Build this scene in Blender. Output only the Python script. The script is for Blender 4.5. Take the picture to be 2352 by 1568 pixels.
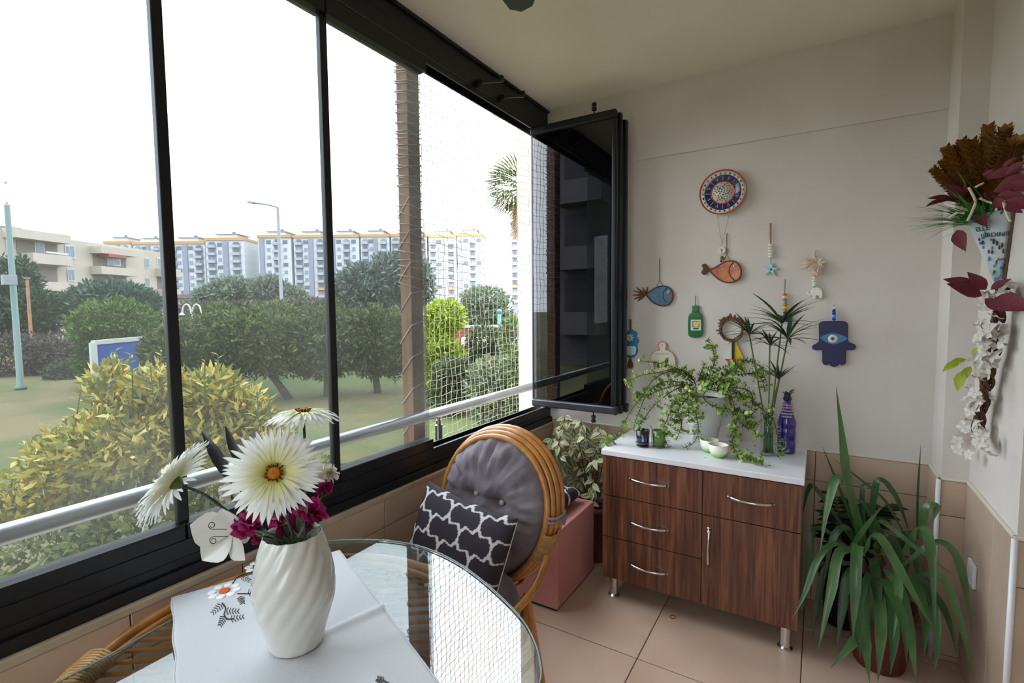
import bpy, bmesh, math, random
import numpy as np
from mathutils import Vector, Matrix, Quaternion, noise as mnoise
PI = math.pi
rnd = random.Random(7)
for o_ in list(bpy.data.objects): bpy.data.objects.remove(o_)
SC = bpy.context.scene
COL = SC.collection

# ------------------------------------------------------------------ camera
F_PX, PITCH, YAW, ROLL = 1138.17, .06667, .55368, -.008644
cy_, sy_, cp_, sp_ = math.cos(YAW), math.sin(YAW), math.cos(PITCH), math.sin(PITCH)
_f = Vector((-sy_*cp_, cy_*cp_, -sp_)); _r = Vector((cy_, sy_, 0)); _u = _r.cross(_f)
CR = math.cos(ROLL)*_r + math.sin(ROLL)*_u; CU = -math.sin(ROLL)*_r + math.cos(ROLL)*_u; CF = _f
EYE = Vector((0, 0, 1.5))
cam = bpy.data.cameras.new('camera'); camo = bpy.data.objects.new('camera', cam); COL.objects.link(camo)
cam.sensor_fit = 'HORIZONTAL'; cam.sensor_width = 36; cam.lens = F_PX/2352*36
cam.clip_start = .02; cam.clip_end = 2000
camo.matrix_world = Matrix(((CR.x, CU.x, -CF.x, 0), (CR.y, CU.y, -CF.y, 0), (CR.z, CU.z, -CF.z, 1.5), (0, 0, 0, 1)))
SC.camera = camo
def P(u, v, x=None, y=None, z=None, d=None):
    """the point of the place seen at photo pixel (u, v) and lying at x=, y=, z= or at distance d"""
    r = CR*((u-1176)/F_PX) + CU*(-(v-784)/F_PX) + CF
    if x is not None: t = (x-EYE.x)/r.x
    elif y is not None: t = (y-EYE.y)/r.y
    elif z is not None: t = (z-EYE.z)/r.z
    else: t = d
    return EYE + r*t

# ------------------------------------------------------------------ sky and exposure
W = bpy.data.worlds.new('overcast_sky'); SC.world = W; W.use_nodes = True
nt = W.node_tree; nt.nodes.clear()
wo = nt.nodes.new('ShaderNodeOutputWorld'); bg = nt.nodes.new('ShaderNodeBackground')
tc = nt.nodes.new('ShaderNodeTexCoord'); nz = nt.nodes.new('ShaderNodeTexNoise'); rp = nt.nodes.new('ShaderNodeValToRGB')
mp = nt.nodes.new('ShaderNodeMapping'); mp.inputs['Scale'].default_value = (1.2, 1.2, 4)
nz.inputs['Scale'].default_value = 2.2; nz.inputs['Detail'].default_value = 5
rp.color_ramp.elements[0].position = .3; rp.color_ramp.elements[0].color = (.78, .87, .98, 1)
rp.color_ramp.elements[1].position = .7; rp.color_ramp.elements[1].color = (.93, .97, 1, 1)
nt.links.new(tc.outputs['Generated'], mp.inputs[0]); nt.links.new(mp.outputs[0], nz.inputs['Vector'])
nt.links.new(nz.outputs[0], rp.inputs[0]); nt.links.new(rp.outputs[0], bg.inputs[0]); nt.links.new(bg.outputs[0], wo.inputs[0])
SKY = 6.2
bg.inputs[1].default_value = SKY
sun = bpy.data.lights.new('veiled_sun', 'SUN'); suno = bpy.data.objects.new('veiled_sun', sun); COL.objects.link(suno)
sun.energy = .9; sun.angle = math.radians(30); sun.color = (1, .97, .92)
suno.rotation_euler = Vector((.55, -.35, -.75)).to_track_quat('-Z', 'Y').to_euler()
SC.view_settings.view_transform = 'Standard'; SC.view_settings.look = 'None'
SC.view_settings.gamma = 1; SC.view_settings.use_curve_mapping = False; SC.view_settings.exposure = 0.3

# ------------------------------------------------------------------ materials
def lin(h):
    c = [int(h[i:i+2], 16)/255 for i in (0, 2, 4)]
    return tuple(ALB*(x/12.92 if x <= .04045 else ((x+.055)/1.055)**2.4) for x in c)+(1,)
ALB = 1.0
MATS = {}
def new_mat(name):
    m = bpy.data.materials.new(name); m.use_nodes = True; MATS[name] = m
    n = m.node_tree.nodes; b = n['Principled BSDF']
    return m, m.node_tree, b
def mat(name, col, rough=.5, metal=0, col2=None, scale=12, stretch=None, bump=0, bscale=60, coat=0, detail=4, lo=.35, hi=.65, sheen=0, trans=None, spec=None, coord='Object', attr=False, emit=None):
    m, t, b = new_mat(name)
    N = t.nodes; L = t.links
    b.inputs['Base Color'].default_value = lin(col); b.inputs['Roughness'].default_value = rough; b.inputs['Metallic'].default_value = metal
    b.inputs['Coat Weight'].default_value = coat
    if spec is not None: b.inputs['Specular IOR Level'].default_value = spec
    if sheen: b.inputs['Sheen Weight'].default_value = sheen; b.inputs['Sheen Roughness'].default_value = .4
    tcn = N.new('ShaderNodeTexCoord'); src = tcn.outputs[coord]
    if stretch:
        mpn = N.new('ShaderNodeMapping'); mpn.inputs['Scale'].default_value = stretch; L.new(src, mpn.inputs[0]); src = mpn.outputs[0]
    if col2:
        n1 = N.new('ShaderNodeTexNoise'); n1.inputs['Scale'].default_value = scale; n1.inputs['Detail'].default_value = detail
        r1 = N.new('ShaderNodeValToRGB'); e = r1.color_ramp.elements
        e[0].position = lo; e[0].color = lin(col); e[1].position = hi; e[1].color = lin(col2)
        L.new(src, n1.inputs['Vector']); L.new(n1.outputs[0], r1.inputs[0]); L.new(r1.outputs[0], b.inputs['Base Color'])
    if attr:
        a = N.new('ShaderNodeVertexColor'); a.layer_name = 'Col'; L.new(a.outputs[0], b.inputs['Base Color'])
    if bump:
        n2 = N.new('ShaderNodeTexNoise'); n2.inputs['Scale'].default_value = bscale; n2.inputs['Detail'].default_value = 3
        bp = N.new('ShaderNodeBump'); bp.inputs['Strength'].default_value = bump; bp.inputs['Distance'].default_value = .01
        L.new(src, n2.inputs['Vector']); L.new(n2.outputs[0], bp.inputs['Height']); L.new(bp.outputs[0], b.inputs['Normal'])
    if trans:   # thin leaf: part of the light goes through
        tr = N.new('ShaderNodeBsdfTranslucent'); mx = N.new('ShaderNodeMixShader'); mx.inputs[0].default_value = trans
        cs = b.inputs['Base Color'].links
        if cs: L.new(cs[0].from_socket, tr.inputs[0])
        else: tr.inputs[0].default_value = lin(col)
        out = N['Material Output']; L.new(b.outputs[0], mx.inputs[1]); L.new(tr.outputs[0], mx.inputs[2]); L.new(mx.outputs[0], out.inputs[0])
    return m
def glass_mat(name, tint, refl_ior=1.5, dust=0.0, dustcol='c8ccd0', rough=0.0, tex=False):
    m, t, b = new_mat(name); N = t.nodes; L = t.links; N.remove(b)
    tr = N.new('ShaderNodeBsdfTransparent'); tr.inputs[0].default_value = (*tint, 1)
    gl = N.new('ShaderNodeBsdfGlossy'); gl.inputs['Roughness'].default_value = rough
    fr = N.new('ShaderNodeFresnel'); fr.inputs[0].default_value = refl_ior
    ge = N.new('ShaderNodeNewGeometry'); iv = N.new('ShaderNodeMath'); iv.operation = 'SUBTRACT'; iv.inputs[0].default_value = 1; L.new(ge.outputs['Backfacing'], iv.inputs[1])
    ml = N.new('ShaderNodeMath'); ml.operation = 'MULTIPLY'; L.new(fr.outputs[0], ml.inputs[0]); L.new(iv.outputs[0], ml.inputs[1])
    mx = N.new('ShaderNodeMixShader'); L.new(ml.outputs[0], mx.inputs[0]); L.new(tr.outputs[0], mx.inputs[1]); L.new(gl.outputs[0], mx.inputs[2])
    res = mx.outputs[0]
    if dust:
        df = N.new('ShaderNodeBsdfTranslucent'); df.inputs[0].default_value = lin(dustcol)
        m2 = N.new('ShaderNodeMixShader')
        if tex:
            tcn = N.new('ShaderNodeTexCoord'); n1 = N.new('ShaderNodeTexNoise'); n1.inputs['Scale'].default_value = 3; n1.inputs['Detail'].default_value = 6
            mr = N.new('ShaderNodeMapRange'); mr.inputs[1].default_value = .3; mr.inputs[2].default_value = .75; mr.inputs[3].default_value = dust*.6; mr.inputs[4].default_value = dust*1.5
            L.new(tcn.outputs['Object'], n1.inputs['Vector']); L.new(n1.outputs[0], mr.inputs[0]); L.new(mr.outputs[0], m2.inputs[0])
        else: m2.inputs[0].default_value = dust
        L.new(res, m2.inputs[1]); L.new(df.outputs[0], m2.inputs[2]); res = m2.outputs[0]
    L.new(res, N['Material Output'].inputs[0])
    return m

# ------------------------------------------------------------------ mesh helpers
class MB:
    def __init__(s): s.v = []; s.f = []; s.m = []; s.k = 0
    def add(s, vs, fs):
        n = len(s.v); s.v += [Vector(p) for p in vs]; s.f += [[i+n for i in f] for f in fs]; s.m += [s.k]*len(fs); return s
    def box(s, lo, hi):
        x0, y0, z0 = lo; x1, y1, z1 = hi
        return s.add([(x0,y0,z0),(x1,y0,z0),(x1,y1,z0),(x0,y1,z0),(x0,y0,z1),(x1,y0,z1),(x1,y1,z1),(x0,y1,z1)],
                     [(0,3,2,1),(4,5,6,7),(0,1,5,4),(1,2,6,5),(2,3,7,6),(3,0,4,7)])
    def bar(s, a, b, w, h, up=(0,0,1)):
        a = Vector(a); b = Vector(b); d = (b-a).normalized(); sd = d.cross(Vector(up)).normalized()*w/2; u = sd.cross(d).normalized()*h/2
        return s.add([p+q for p in (a, b) for q in (-sd-u, sd-u, sd+u, -sd+u)], [(3,2,1,0),(4,5,6,7),(0,1,5,4),(1,2,6,5),(2,3,7,6),(3,0,4,7)])
    def tube(s, pts, r, n=8, closed=False, flat=1.0):
        pts = [Vector(p) for p in pts]; k = len(pts); rs = r if isinstance(r, (list, tuple)) else [r]*k
        T = []
        for i in range(k):
            a = pts[i-1] if (i or closed) else pts[0]; b = pts[(i+1) % k] if (i < k-1 or closed) else pts[-1]
            d = (b-a); T.append(d.normalized() if d.length > 1e-9 else Vector((0,0,1)))
        u = T[0].orthogonal().normalized(); vs = []
        for i in range(k):
            u = (u - T[i]*u.dot(T[i])); u = u.normalized() if u.length > 1e-6 else T[i].orthogonal().normalized()
            w = T[i].cross(u)
            for j in range(n):
                an = 2*PI*j/n; vs.append(pts[i]+(u*math.cos(an)+w*math.sin(an)*flat)*rs[i])
        fs = [(i*n+j, i*n+(j+1) % n, (i+1)*n+(j+1) % n, (i+1)*n+j) for i in range(k-1) for j in range(n)]
        if closed: fs += [((k-1)*n+j, (k-1)*n+(j+1) % n, (j+1) % n, j) for j in range(n)]
        else: fs += [tuple(range(n-1, -1, -1)), tuple((k-1)*n+j for j in range(n))]
        return s.add(vs, fs)
    def lathe(s, prof, c=(0,0,0), n=24, rfun=None, cap=True):
        c = Vector(c); vs = []
        for r, z in prof:
            for j in range(n):
                a = 2*PI*j/n; q = r*(rfun(a, z) if rfun else 1); vs.append(c+Vector((q*math.cos(a), q*math.sin(a), z)))
        k = len(prof); fs = [(i*n+j, i*n+(j+1) % n, (i+1)*n+(j+1) % n, (i+1)*n+j) for i in range(k-1) for j in range(n)]
        if cap: fs += [tuple(range(n-1, -1, -1)), tuple((k-1)*n+j for j in range(n))]
        return s.add(vs, fs)
    def prism(s, poly, f, d0, d1):
        """poly of (a,b); f(a,b,d) gives the point; extruded from d0 to d1"""
        n = len(poly); vs = [f(a, b, d0) for a, b in poly]+[f(a, b, d1) for a, b in poly]
        return s.add(vs, [tuple(range(n-1, -1, -1)), tuple(range(n, 2*n))]+[(i, (i+1) % n, (i+1) % n+n, i+n) for i in range(n)])
    def ball(s, c, r, n=10, k=6):
        r = Vector(r) if not isinstance(r, (int, float)) else Vector((r, r, r)); c = Vector(c); vs = [c+Vector((0,0,r.z))]
        for i in range(1, k):
            ph = PI*i/k
            for j in range(n):
                a = 2*PI*j/n; vs.append(c+Vector((r.x*math.sin(ph)*math.cos(a), r.y*math.sin(ph)*math.sin(a), r.z*math.cos(ph))))
        vs.append(c-Vector((0,0,r.z))); L = len(vs)-1
        fs = [(0, 1+j, 1+(j+1) % n) for j in range(n)]
        for i in range(k-2): fs += [(1+i*n+j, 1+(i+1)*n+j, 1+(i+1)*n+(j+1) % n, 1+i*n+(j+1) % n) for j in range(n)]
        b = 1+(k-2)*n; fs += [(L, b+(j+1) % n, b+j) for j in range(n)]
        return s.add(vs, fs)
    def mesh(s, name, off=(0,0,0), smooth=False):
        off = Vector(off); me = bpy.data.meshes.new(name); me.from_pydata([tuple(v-off) for v in s.v], [], s.f)
        if any(s.m):
            me.polygons.foreach_set('material_index', s.m)
        if smooth: me.polygons.foreach_set('use_smooth', [True]*len(me.polygons))
        me.update(); return me
ORG = {}
def link(name, data, parent, org):
    o = bpy.data.objects.new(name, data); COL.objects.link(o)
    if parent is not None:
        o.parent = parent; o.location = Vector(org)-ORG[parent.name]
    else: o.location = org
    ORG[o.name] = Vector(org); return o
def setmat(me, m):
    for q in (m if isinstance(m, (list, tuple)) else [m]): me.materials.append(MATS[q] if isinstance(q, str) else q)
def tag(o, label=None, cat=None, group=None, kind=None):
    if label: o['label'] = label
    if cat: o['category'] = cat
    if group: o['group'] = group
    if kind: o['kind'] = kind
    return o
def thing(name, label, cat, org, group=None, kind=None):
    return tag(link(name, None, None, Vector(org)), label, cat, group, kind)
def part(name, mb, m, parent=None, smooth=False, bevel=0, label=None, kind=None, sub=0, org=None):
    """world-space geometry in mb becomes one mesh object under parent"""
    if org is None: org = ORG[parent.name] if parent is not None else (0, 0, 0)
    me = mb.mesh(name, org, smooth); setmat(me, m); o = link(name, me, parent, org)
    if bevel:
        b = o.modifiers.new('bevel', 'BEVEL'); b.width = bevel; b.segments = 2; b.limit_method = 'ANGLE'
    if sub:
        b = o.modifiers.new('sub', 'SUBSURF'); b.levels = sub; b.render_levels = sub
    if label: o['label'] = label
    if kind: o['kind'] = kind
    return o
def inst(name, me, parent, loc, rot=None, scale=1):
    """an object sharing mesh data; rot is a 3x3 matrix or quaternion"""
    o = link(name, me, parent, loc)
    if rot is not None:
        o.rotation_mode = 'QUATERNION'; o.rotation_quaternion = rot.to_quaternion() if isinstance(rot, Matrix) else rot
    o.scale = (scale,)*3 if isinstance(scale, (int, float)) else scale
    return o
def frame(d, up=(0,0,1)):
    """rotation whose Y points along d and whose Z is as near up as possible"""
    d = Vector(d).normalized(); up = Vector(up); x = d.cross(up)
    x = x.normalized() if x.length > 1e-5 else d.orthogonal().normalized()
    z = x.cross(d); return Matrix((x, d, z)).transposed()
def bez(pts, n=12):
    """smooth curve through points (Catmull-Rom)"""
    pts = [Vector(p) for p in pts]; q = [pts[0]*2-pts[1]]+pts+[pts[-1]*2-pts[-2]]; out = []
    for i in range(1, len(q)-2):
        for k in range(n):
            t = k/n; a, b, c, d = q[i-1:i+3]
            out.append(.5*((2*b)+(c-a)*t+(2*a-5*b+4*c-d)*t*t+(3*b-a-3*c+d)*t**3))
    return out+[pts[-1]]
def leaf_mesh(name, m, L=1, Wd=.3, n=4, bend=.2, fold=.15, peak=.45, cols=None):
    """leaf along +Y with its face to +Z; optional (centre, edge) colours"""
    vs = []; fs = []; cv = []
    for i in range(n+1):
        t = i/n; w = Wd/2*(math.sin(PI*min(1, t/peak/2)) if t < peak else math.cos(PI/2*(t-peak)/(1-peak)))
        w = max(w, .01*Wd); z = -bend*L*t*t
        vs += [(-w, t*L, z+fold*w), (-w*.45, t*L, z+fold*w*.3), (0, t*L, z), (w*.45, t*L, z+fold*w*.3), (w, t*L, z+fold*w)]
        if cols: cv += [cols[1], cols[0], cols[0], cols[0], cols[1]]
    for i in range(n):
        for j in range(4): fs.append((i*5+j, i*5+j+1, i*5+j+6, i*5+j+5))
    me = bpy.data.meshes.new(name); me.from_pydata(vs, [], fs); me.polygons.foreach_set('use_smooth', [True]*len(fs))
    if cols:
        a = me.color_attributes.new('Col', 'FLOAT_COLOR', 'POINT'); a.data.foreach_set('color', [c for q in cv for c in q])
    setmat(me, m); return me
def foliage(name, blobs, count, size, m, parent, cols, seed=1, aspect=.35, shell=.55, droop=.0, up=.3, label=None):
    """many small leaves filling ellipsoids [(centre, radii)], as one mesh"""
    g = np.random.default_rng(seed); org = np.array(ORG[parent.name])
    vol = np.array([b[1][0]*b[1][1]*b[1][2] for b in blobs])**(2/3); pr = vol/vol.sum(); ids = g.choice(len(blobs), count, p=pr)
    C = np.array([b[0] for b in blobs], float)[ids]; R = np.array([b[1] for b in blobs], float)[ids]
    d = g.normal(size=(count, 3)); d /= np.linalg.norm(d, axis=1)[:, None]
    rad = shell+(1-shell)*g.random(count)**.6
    rad *= 1+.12*np.sin(d[:, 0]*7+ids)*np.cos(d[:, 2]*6+d[:, 1]*5)
    p = C+d*R*rad[:, None]
    ax = d*.6+g.normal(size=(count, 3))*.7; ax[:, 2] += up; ax[:, 2] -= droop; ax /= np.linalg.norm(ax, axis=1)[:, None]
    nn = g.normal(size=(count, 3))+d*.8+np.array([0, 0, .5]); sd = np.cross(ax, nn); sd /= np.linalg.norm(sd, axis=1)[:, None]+1e-9
    nr = np.cross(sd, ax)
    L = (size*(.6+.8*g.random(count)))[:, None]; Wd = L*aspect/2
    V = np.empty((count, 4, 3)); V[:, 0] = p; V[:, 1] = p+ax*L*.5+sd*Wd+nr*L*.05; V[:, 2] = p+ax*L; V[:, 3] = p+ax*L*.5-sd*Wd+nr*L*.05
    V = V.reshape(-1, 3)-org
    me = bpy.data.meshes.new(name); me.vertices.add(count*4); me.vertices.foreach_set('co', V.ravel().astype(np.float32))
    me.loops.add(count*4); me.loops.foreach_set('vertex_index', np.arange(count*4, dtype=np.int32))
    me.polygons.add(count); me.polygons.foreach_set('loop_start', np.arange(0, count*4, 4, dtype=np.int32)); me.polygons.foreach_set('loop_total', np.full(count, 4, np.int32))
    me.update(calc_edges=True)
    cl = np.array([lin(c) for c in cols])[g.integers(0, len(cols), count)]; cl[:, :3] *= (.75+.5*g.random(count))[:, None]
    a = me.color_attributes.new('Col', 'FLOAT_COLOR', 'POINT'); a.data.foreach_set('color', np.repeat(cl, 4, axis=0).ravel().astype(np.float32))
    setmat(me, m); o = link(name, me, parent, ORG[parent.name]); o['kind'] = 'stuff'
    if label: o['label'] = label
    return o
# ------------------------------------------------------------------ palette
mat('plaster', 'd9d2cb', .85, col2='d2cac2', scale=2.5, bump=.06, bscale=35)
mat('ceiling_paint', 'e8e1d4', .9, col2='e0d8c9', scale=1.5)
mat('floor_tile', 'd8bda9', .28, col2='cbad98', scale=3, detail=6, bump=.02, bscale=8)
mat('grout', '6d5646', .9)
mat('wall_tile', 'c8b29c', .3, col2='b8a08a', scale=4, detail=6)
mat('tile_cap', 'd9d2c4', .5)
mat('sill_stone', 'b9ab96', .45, col2='a89a84', scale=6)
mat('white_plastic', 'e4e4e8', .35)
mat('black_alu', '17181c', .38, metal=.2)
mat('dark_alu', '24262a', .32, metal=.6)
mat('grey_alu', '55585e', .3, metal=.8)
mat('seal', '0c0d10', .5)
mat('steel', 'c3c6cc', .3, metal=1, col2='a9adb5', scale=5, bump=.02, bscale=120)
mat('timber', '6e4a31', .75, col2='8f6543', scale=9, stretch=(3, 3, .3), bump=.15, bscale=40)
mat('rope', 'b3aca2', .9)
mat('net_cord', 'd8cfc0', .85)
mat('ext_plaster', 'e6e1d9', .85, col2='d6d0c5', scale=1.2)
glass_mat('window_glass', (.65, .675, .685), 1.35, dust=.026, dustcol='dcd8cc', tex=True)
glass_mat('folded_glass', (.38, .39, .42), 1.75, dust=.01)
glass_mat('table_glass', (.90, .935, .93), 4.8)
glass_mat('clear_glass', (.95, .97, .965), 1.5)
mat('glass_edge', '9fb2ae', .15)
# ------------------------------------------------------------------ the room
XW, YE, XR, YR, ZC = -1.472, 2.88, .543, 2.088, 2.74
YB, XF = -2.3, 1.75
def struct(name, mb, m, label, cat, **k):
    return tag(part(name, mb, m, **k), label, cat, kind='structure')
tile_cache = {}
def slab_mesh(sx, sy, th, m, bev=.0015):
    """tile of sx by sy, centred, top at z = 0, softly chamfered"""
    key = (round(sx, 4), round(sy, 4), th, m)
    if key not in tile_cache:
        a, b = sx/2, sy/2; c = bev
        vs = [(-a,-b,-th),(a,-b,-th),(a,b,-th),(-a,b,-th),(-a,-b,-c),(a,-b,-c),(a,b,-c),(-a,b,-c),(-a+c,-b+c,0),(a-c,-b+c,0),(a-c,b-c,0),(-a+c,b-c,0)]
        me = bpy.data.meshes.new('tile'); me.from_pydata(vs, [], [(8,9,10,11)]+[(i,(i+1) % 4,(i+1) % 4+4,i+4) for i in range(4)]+[(i+4,(i+1) % 4+4,(i+1) % 4+8,i+8) for i in range(4)])
        setmat(me, m); tile_cache[key] = me
    return tile_cache[key]
def cuts(lo, hi, at, step):
    k = math.ceil((lo-at)/step); q = [lo]
    while at+k*step < hi-.01:
        if at+k*step > lo+.01: q.append(at+k*step)
        k += 1
    return list(zip(q, q[1:]+[hi]))
# floor
fl = struct('floor', MB().box((XW-.02, YB, -.12), (XF, YE, -.004)), 'grout', 'beige ceramic tiled floor of the enclosed balcony', 'floor', org=(0, 0, 0))
for x0, x1 in cuts(XW, XF, -.62, .6):
    for y0, y1 in cuts(YB, YE, 2.0, .6):
        if x0 > XR and y0 > YR: continue
        inst('floor_tile', slab_mesh(x1-x0-.004, y1-y0-.004, .004, 'floor_tile'), fl, ((x0+x1)/2, (y0+y1)/2, 0))
struct('ceiling', MB().box((-1.572, YB-.1, ZC), (XF+.1, YE+.12, ZC+.15)), 'ceiling_paint', 'cream painted flat ceiling above the balcony', 'ceiling')
we = struct('wall_end', MB().box((-1.5, YE, -.1), (.5, YE+.12, ZC)).box((-1.5, YE-.014, 2.345), (.46, YE, ZC)), 'plaster', 'off-white plaster end wall hung with small ornaments', 'wall', org=(0, 0, 0))
def wall_tiles(root, org, ux, nrm, length, cut_at, step, rows):
    """tiles on a vertical face: ux along the wall, nrm out of it"""
    ux = Vector(ux); nrm = Vector(nrm); R = Matrix((ux, Vector((0,0,1)), nrm)).transposed() if ux.cross(Vector((0,0,1))).dot(nrm) > 0 else Matrix((-ux, Vector((0,0,1)), nrm)).transposed()
    for a0, a1 in cuts(0, length, cut_at, step):
        for z0, z1 in rows:
            inst('wall_tile', slab_mesh(a1-a0-.003, z1-z0-.003, .007, 'wall_tile'), root, Vector(org)+ux*(a0+a1)/2+Vector((0, 0, (z0+z1)/2))+nrm*.008, R)
ROWS = [(.0, .023), (.023, .623), (.623, .772)]
part('grout_bed', MB().box((XW, YE-.002, 0), (.455, YE, .772)), 'grout', we)
wall_tiles(we, (XW, YE, 0), (1, 0, 0), (0, -1, 0), .455-XW, .007-XW, .6, ROWS)
part('tile_cap', MB().box((XW, YE-.01, .772), (.455, YE, .782)), 'tile_cap', we, bevel=.003)
# right: pilaster and wall block
wr = struct('wall_right', MB().box((XR, YR, 0), (XF+.1, YE+.12, ZC)), 'plaster', 'white plaster wall at the right', 'wall', org=(0, 0, 0))
wq_ = struct('wall_pilaster', MB().box((.455, 2.665, 0), (XR, YE, ZC)), 'plaster', 'narrow white pilaster in the corner at the right', 'pilaster', org=(0, 0, 0))
part('grout_bed', MB().box((.453, 2.663, 0), (.455, YE, .772)).box((.453, 2.663, 0), (XR, 2.665, .772)), 'grout', wq_)
part('grout_bed', MB().box((XR-.002, YR-.002, 0), (XR, 2.665, .772)).box((XR-.002, YR-.002, 0), (XF, YR, .772)), 'grout', wr)
wall_tiles(wq_, (.453, 2.665, 0), (0, 1, 0), (-1, 0, 0), YE-2.665, 5, .6, ROWS)
wall_tiles(wq_, (.453, 2.665, 0), (1, 0, 0), (0, -1, 0), XR-.453, 5, .6, ROWS)
wall_tiles(wr, (XR, YR, 0), (0, 1, 0), (-1, 0, 0), 2.657-YR, 5, .6, [(0, .023), (.023, .772)])
wall_tiles(wr, (XR-.002, YR, 0), (1, 0, 0), (0, -1, 0), XF-XR, .3, .6, ROWS)
part('tile_cap', MB().box((.443, 2.653, .772), (.456, YE-.01, .782)), 'tile_cap', wq_, bevel=.003)
part('tile_cap', MB().box((.443, 2.653, .772), (XR, 2.666, .782)), 'tile_cap', wq_, bevel=.003)
part('tile_cap', MB().box((XR-.011, YR-.01, .772), (XR+.001, 2.653, .785)), 'tile_cap', wr, bevel=.003)
part('tile_cap', MB().box((XR-.011, YR-.011, .772), (XF, YR+.001, .785)), 'tile_cap', wr, bevel=.003)
for x, y, q_ in ((.446, 2.656, wq_), (XR-.006, YR-.006, wr)):
    part('corner_bead', MB().tube([(x, y, .0), (x, y, .774)], .009, 10), 'white_plastic', q_, smooth=True)
bb = struct('wall_back', MB().box((-1.9, YB-.12, -.1), (XF+.1, YB, .757)).box((-1.9, YB-.12, 2.7), (XF+.1, YB, ZC)).box((.15, YB-.12, .757), (XF+.1, YB, 2.7)), 'plaster', 'off-white plaster wall with an added light opening behind the photographer', 'wall')
wb = thing('window_20', 'added unseen window behind the photographer, letting fill light into the room', 'window', (-.1, YB-.06, .757), kind='structure')  # unseen window added to brighten the room from behind the camera
part('pane', MB().box((-1.47, YB-.064, .79), (-.15, YB-.056, 2.67)), 'clear_glass', wb)
part('frame', MB().box((-1.5, YB-.08, .757), (.15, YB-.04, .80)).box((-1.5, YB-.08, 2.66), (.15, YB-.04, 2.7)).box((-1.5, YB-.08, .80), (-1.46, YB-.04, 2.66)).box((.11, YB-.08, .80), (.15, YB-.04, 2.66)).box((-.17, YB-.08, .80), (-.13, YB-.04, 2.66)), 'black_alu', wb)
struct('wall_inner', MB().box((XF, YB, -.1), (XF+.12, YR, ZC)), 'plaster', 'off-white plaster wall of the flat beside the balcony', 'wall')
# parapet under the windows
wl = struct('wall_left', MB().box((XW-.3, YB, -1.3), (XW, 3.12, .735)), 'ext_plaster', 'low tiled parapet wall under the window', 'wall', org=(0, 0, 0))
part('grout_bed', MB().box((XW, YB, 0), (XW+.002, YE, .735)), 'grout', wl)
wall_tiles(wl, (XW, YB, 0), (0, 1, 0), (1, 0, 0), YE-YB-.01, 1.383-YB, .289, [(0, .023), (.023, .623), (.623, .735)])
part('sill', MB().box((XW-.3, YB, .735), (XW+.012, YE, .757)), 'sill_stone', wl, bevel=.003)
# outer column and slab edge
struct('wall_column', MB().box((-1.80, 3.0, -1.3), (-1.5, 3.3, 5.6)), 'ext_plaster', 'white outer column of the building beside the net', 'column')
struct('wall_upper', MB().box((-1.572, YB-.1, ZC+.15), (-1.3, YE+.12, 5.6)), 'ext_plaster', 'outer wall of the storey above the balcony', 'wall')
# ------------------------------------------------------------------ glazing: tracks and sliding panes
GX = -1.525
t1 = struct('trim_1', MB().box((-1.565, YB, .757), (-1.487, YE, .80)).box((-1.565, YB, .80), (-1.556, YE, .862)).box((-1.496, YB, .80), (-1.487, YE, .862)), 'black_alu', 'black aluminium bottom track of the sliding windows', 'window track', org=(0, 0, 0))
part('ledge', MB().box((-1.487, YB, .757), (-1.474, YE, .79)), 'black_alu', t1, bevel=.002)
part('groove_strip', MB().box((-1.486, YB, .812), (-1.4845, YE, .816)), 'seal', t1)
part('inner_rail', MB().box((-1.53, YB, .80), (-1.52, YE, .85)), 'dark_alu', t1)
t2 = struct('trim_2', MB().box((-1.565, YB, 2.63), (-1.492, YE, ZC)).box((-1.565, YB, 2.575), (-1.556, YE, 2.63)).box((-1.501, YB, 2.575), (-1.492, YE, 2.63)), 'black_alu', 'black aluminium top track of the sliding windows under the ceiling', 'window track', org=(0, 0, 0))
part('ceiling_flange', MB().box((-1.57, YB, 2.726), (-1.478, YE, ZC-.0005)), 'black_alu', t2, bevel=.002)
part('groove_strip', MB().box((-1.4925, YB, 2.668), (-1.4912, YE, 2.672)), 'seal', t2)
part('groove_strip', MB().box((-1.4925, YB, 2.60), (-1.4905, YE, 2.604)), 'grey_alu', t2)
def guide_arm(root, p, dx, z, s):
    m = MB().box((p[0], p[1]-.012, z-.012), (p[0]+.035, p[1]+.012, z+.012)).bar((p[0]+.02, p[1]-.01, z), (p[0]+dx, p[1]+.05, z+s*.004), .012, .016).box((p[0]+dx-.012, p[1]+.04, z), (p[0]+dx+.006, p[1]+.058, z+.028*s if s > 0 else z))
    part('guide_arm', m, 'black_alu', root, bevel=.002)
guide_arm(t2, P(1095, 192, x=-1.49), .12, P(1095, 192, x=-1.49).z, 1)
guide_arm(t2, P(1148, 226, x=-1.49), .12, P(1148, 226, x=-1.49).z, 1)
guide_arm(t1, P(1262, 952, x=-1.486), .10, .862, 1)
def panel_parts(root, x0, x1, y0, y1, seal_lo, seal_hi, gm):
    """glass pane with bottom and top profiles, running along y"""
    g = (x0+x1)/2
    part('pane', MB().box((g-.004, y0+.004, .86), (g+.004, y1-.003, 2.56)), gm, root)
    part('bottom_profile', MB().box((x0, y0+.002, .83), (x1, y1-.002, .905)), 'black_alu', root, bevel=.004)
    part('top_profile', MB().box((x0, y0+.002, 2.535), (x1, y1-.002, 2.60)), 'black_alu', root, bevel=.004)
    if seal_lo: part('side_profile', MB().box((g-.012, y0-.013, .905), (g+.012, y0+.016, 2.535)), 'black_alu', root, bevel=.003)
    if seal_hi: part('edge_seal', MB().box((g-.006, y1-.006, .905), (g+.006, y1-.002, 2.535)), 'seal', root)
ye = [1.722]
while ye[-1] > YB+.3: ye.append(ye[-1]-.5265)
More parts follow.
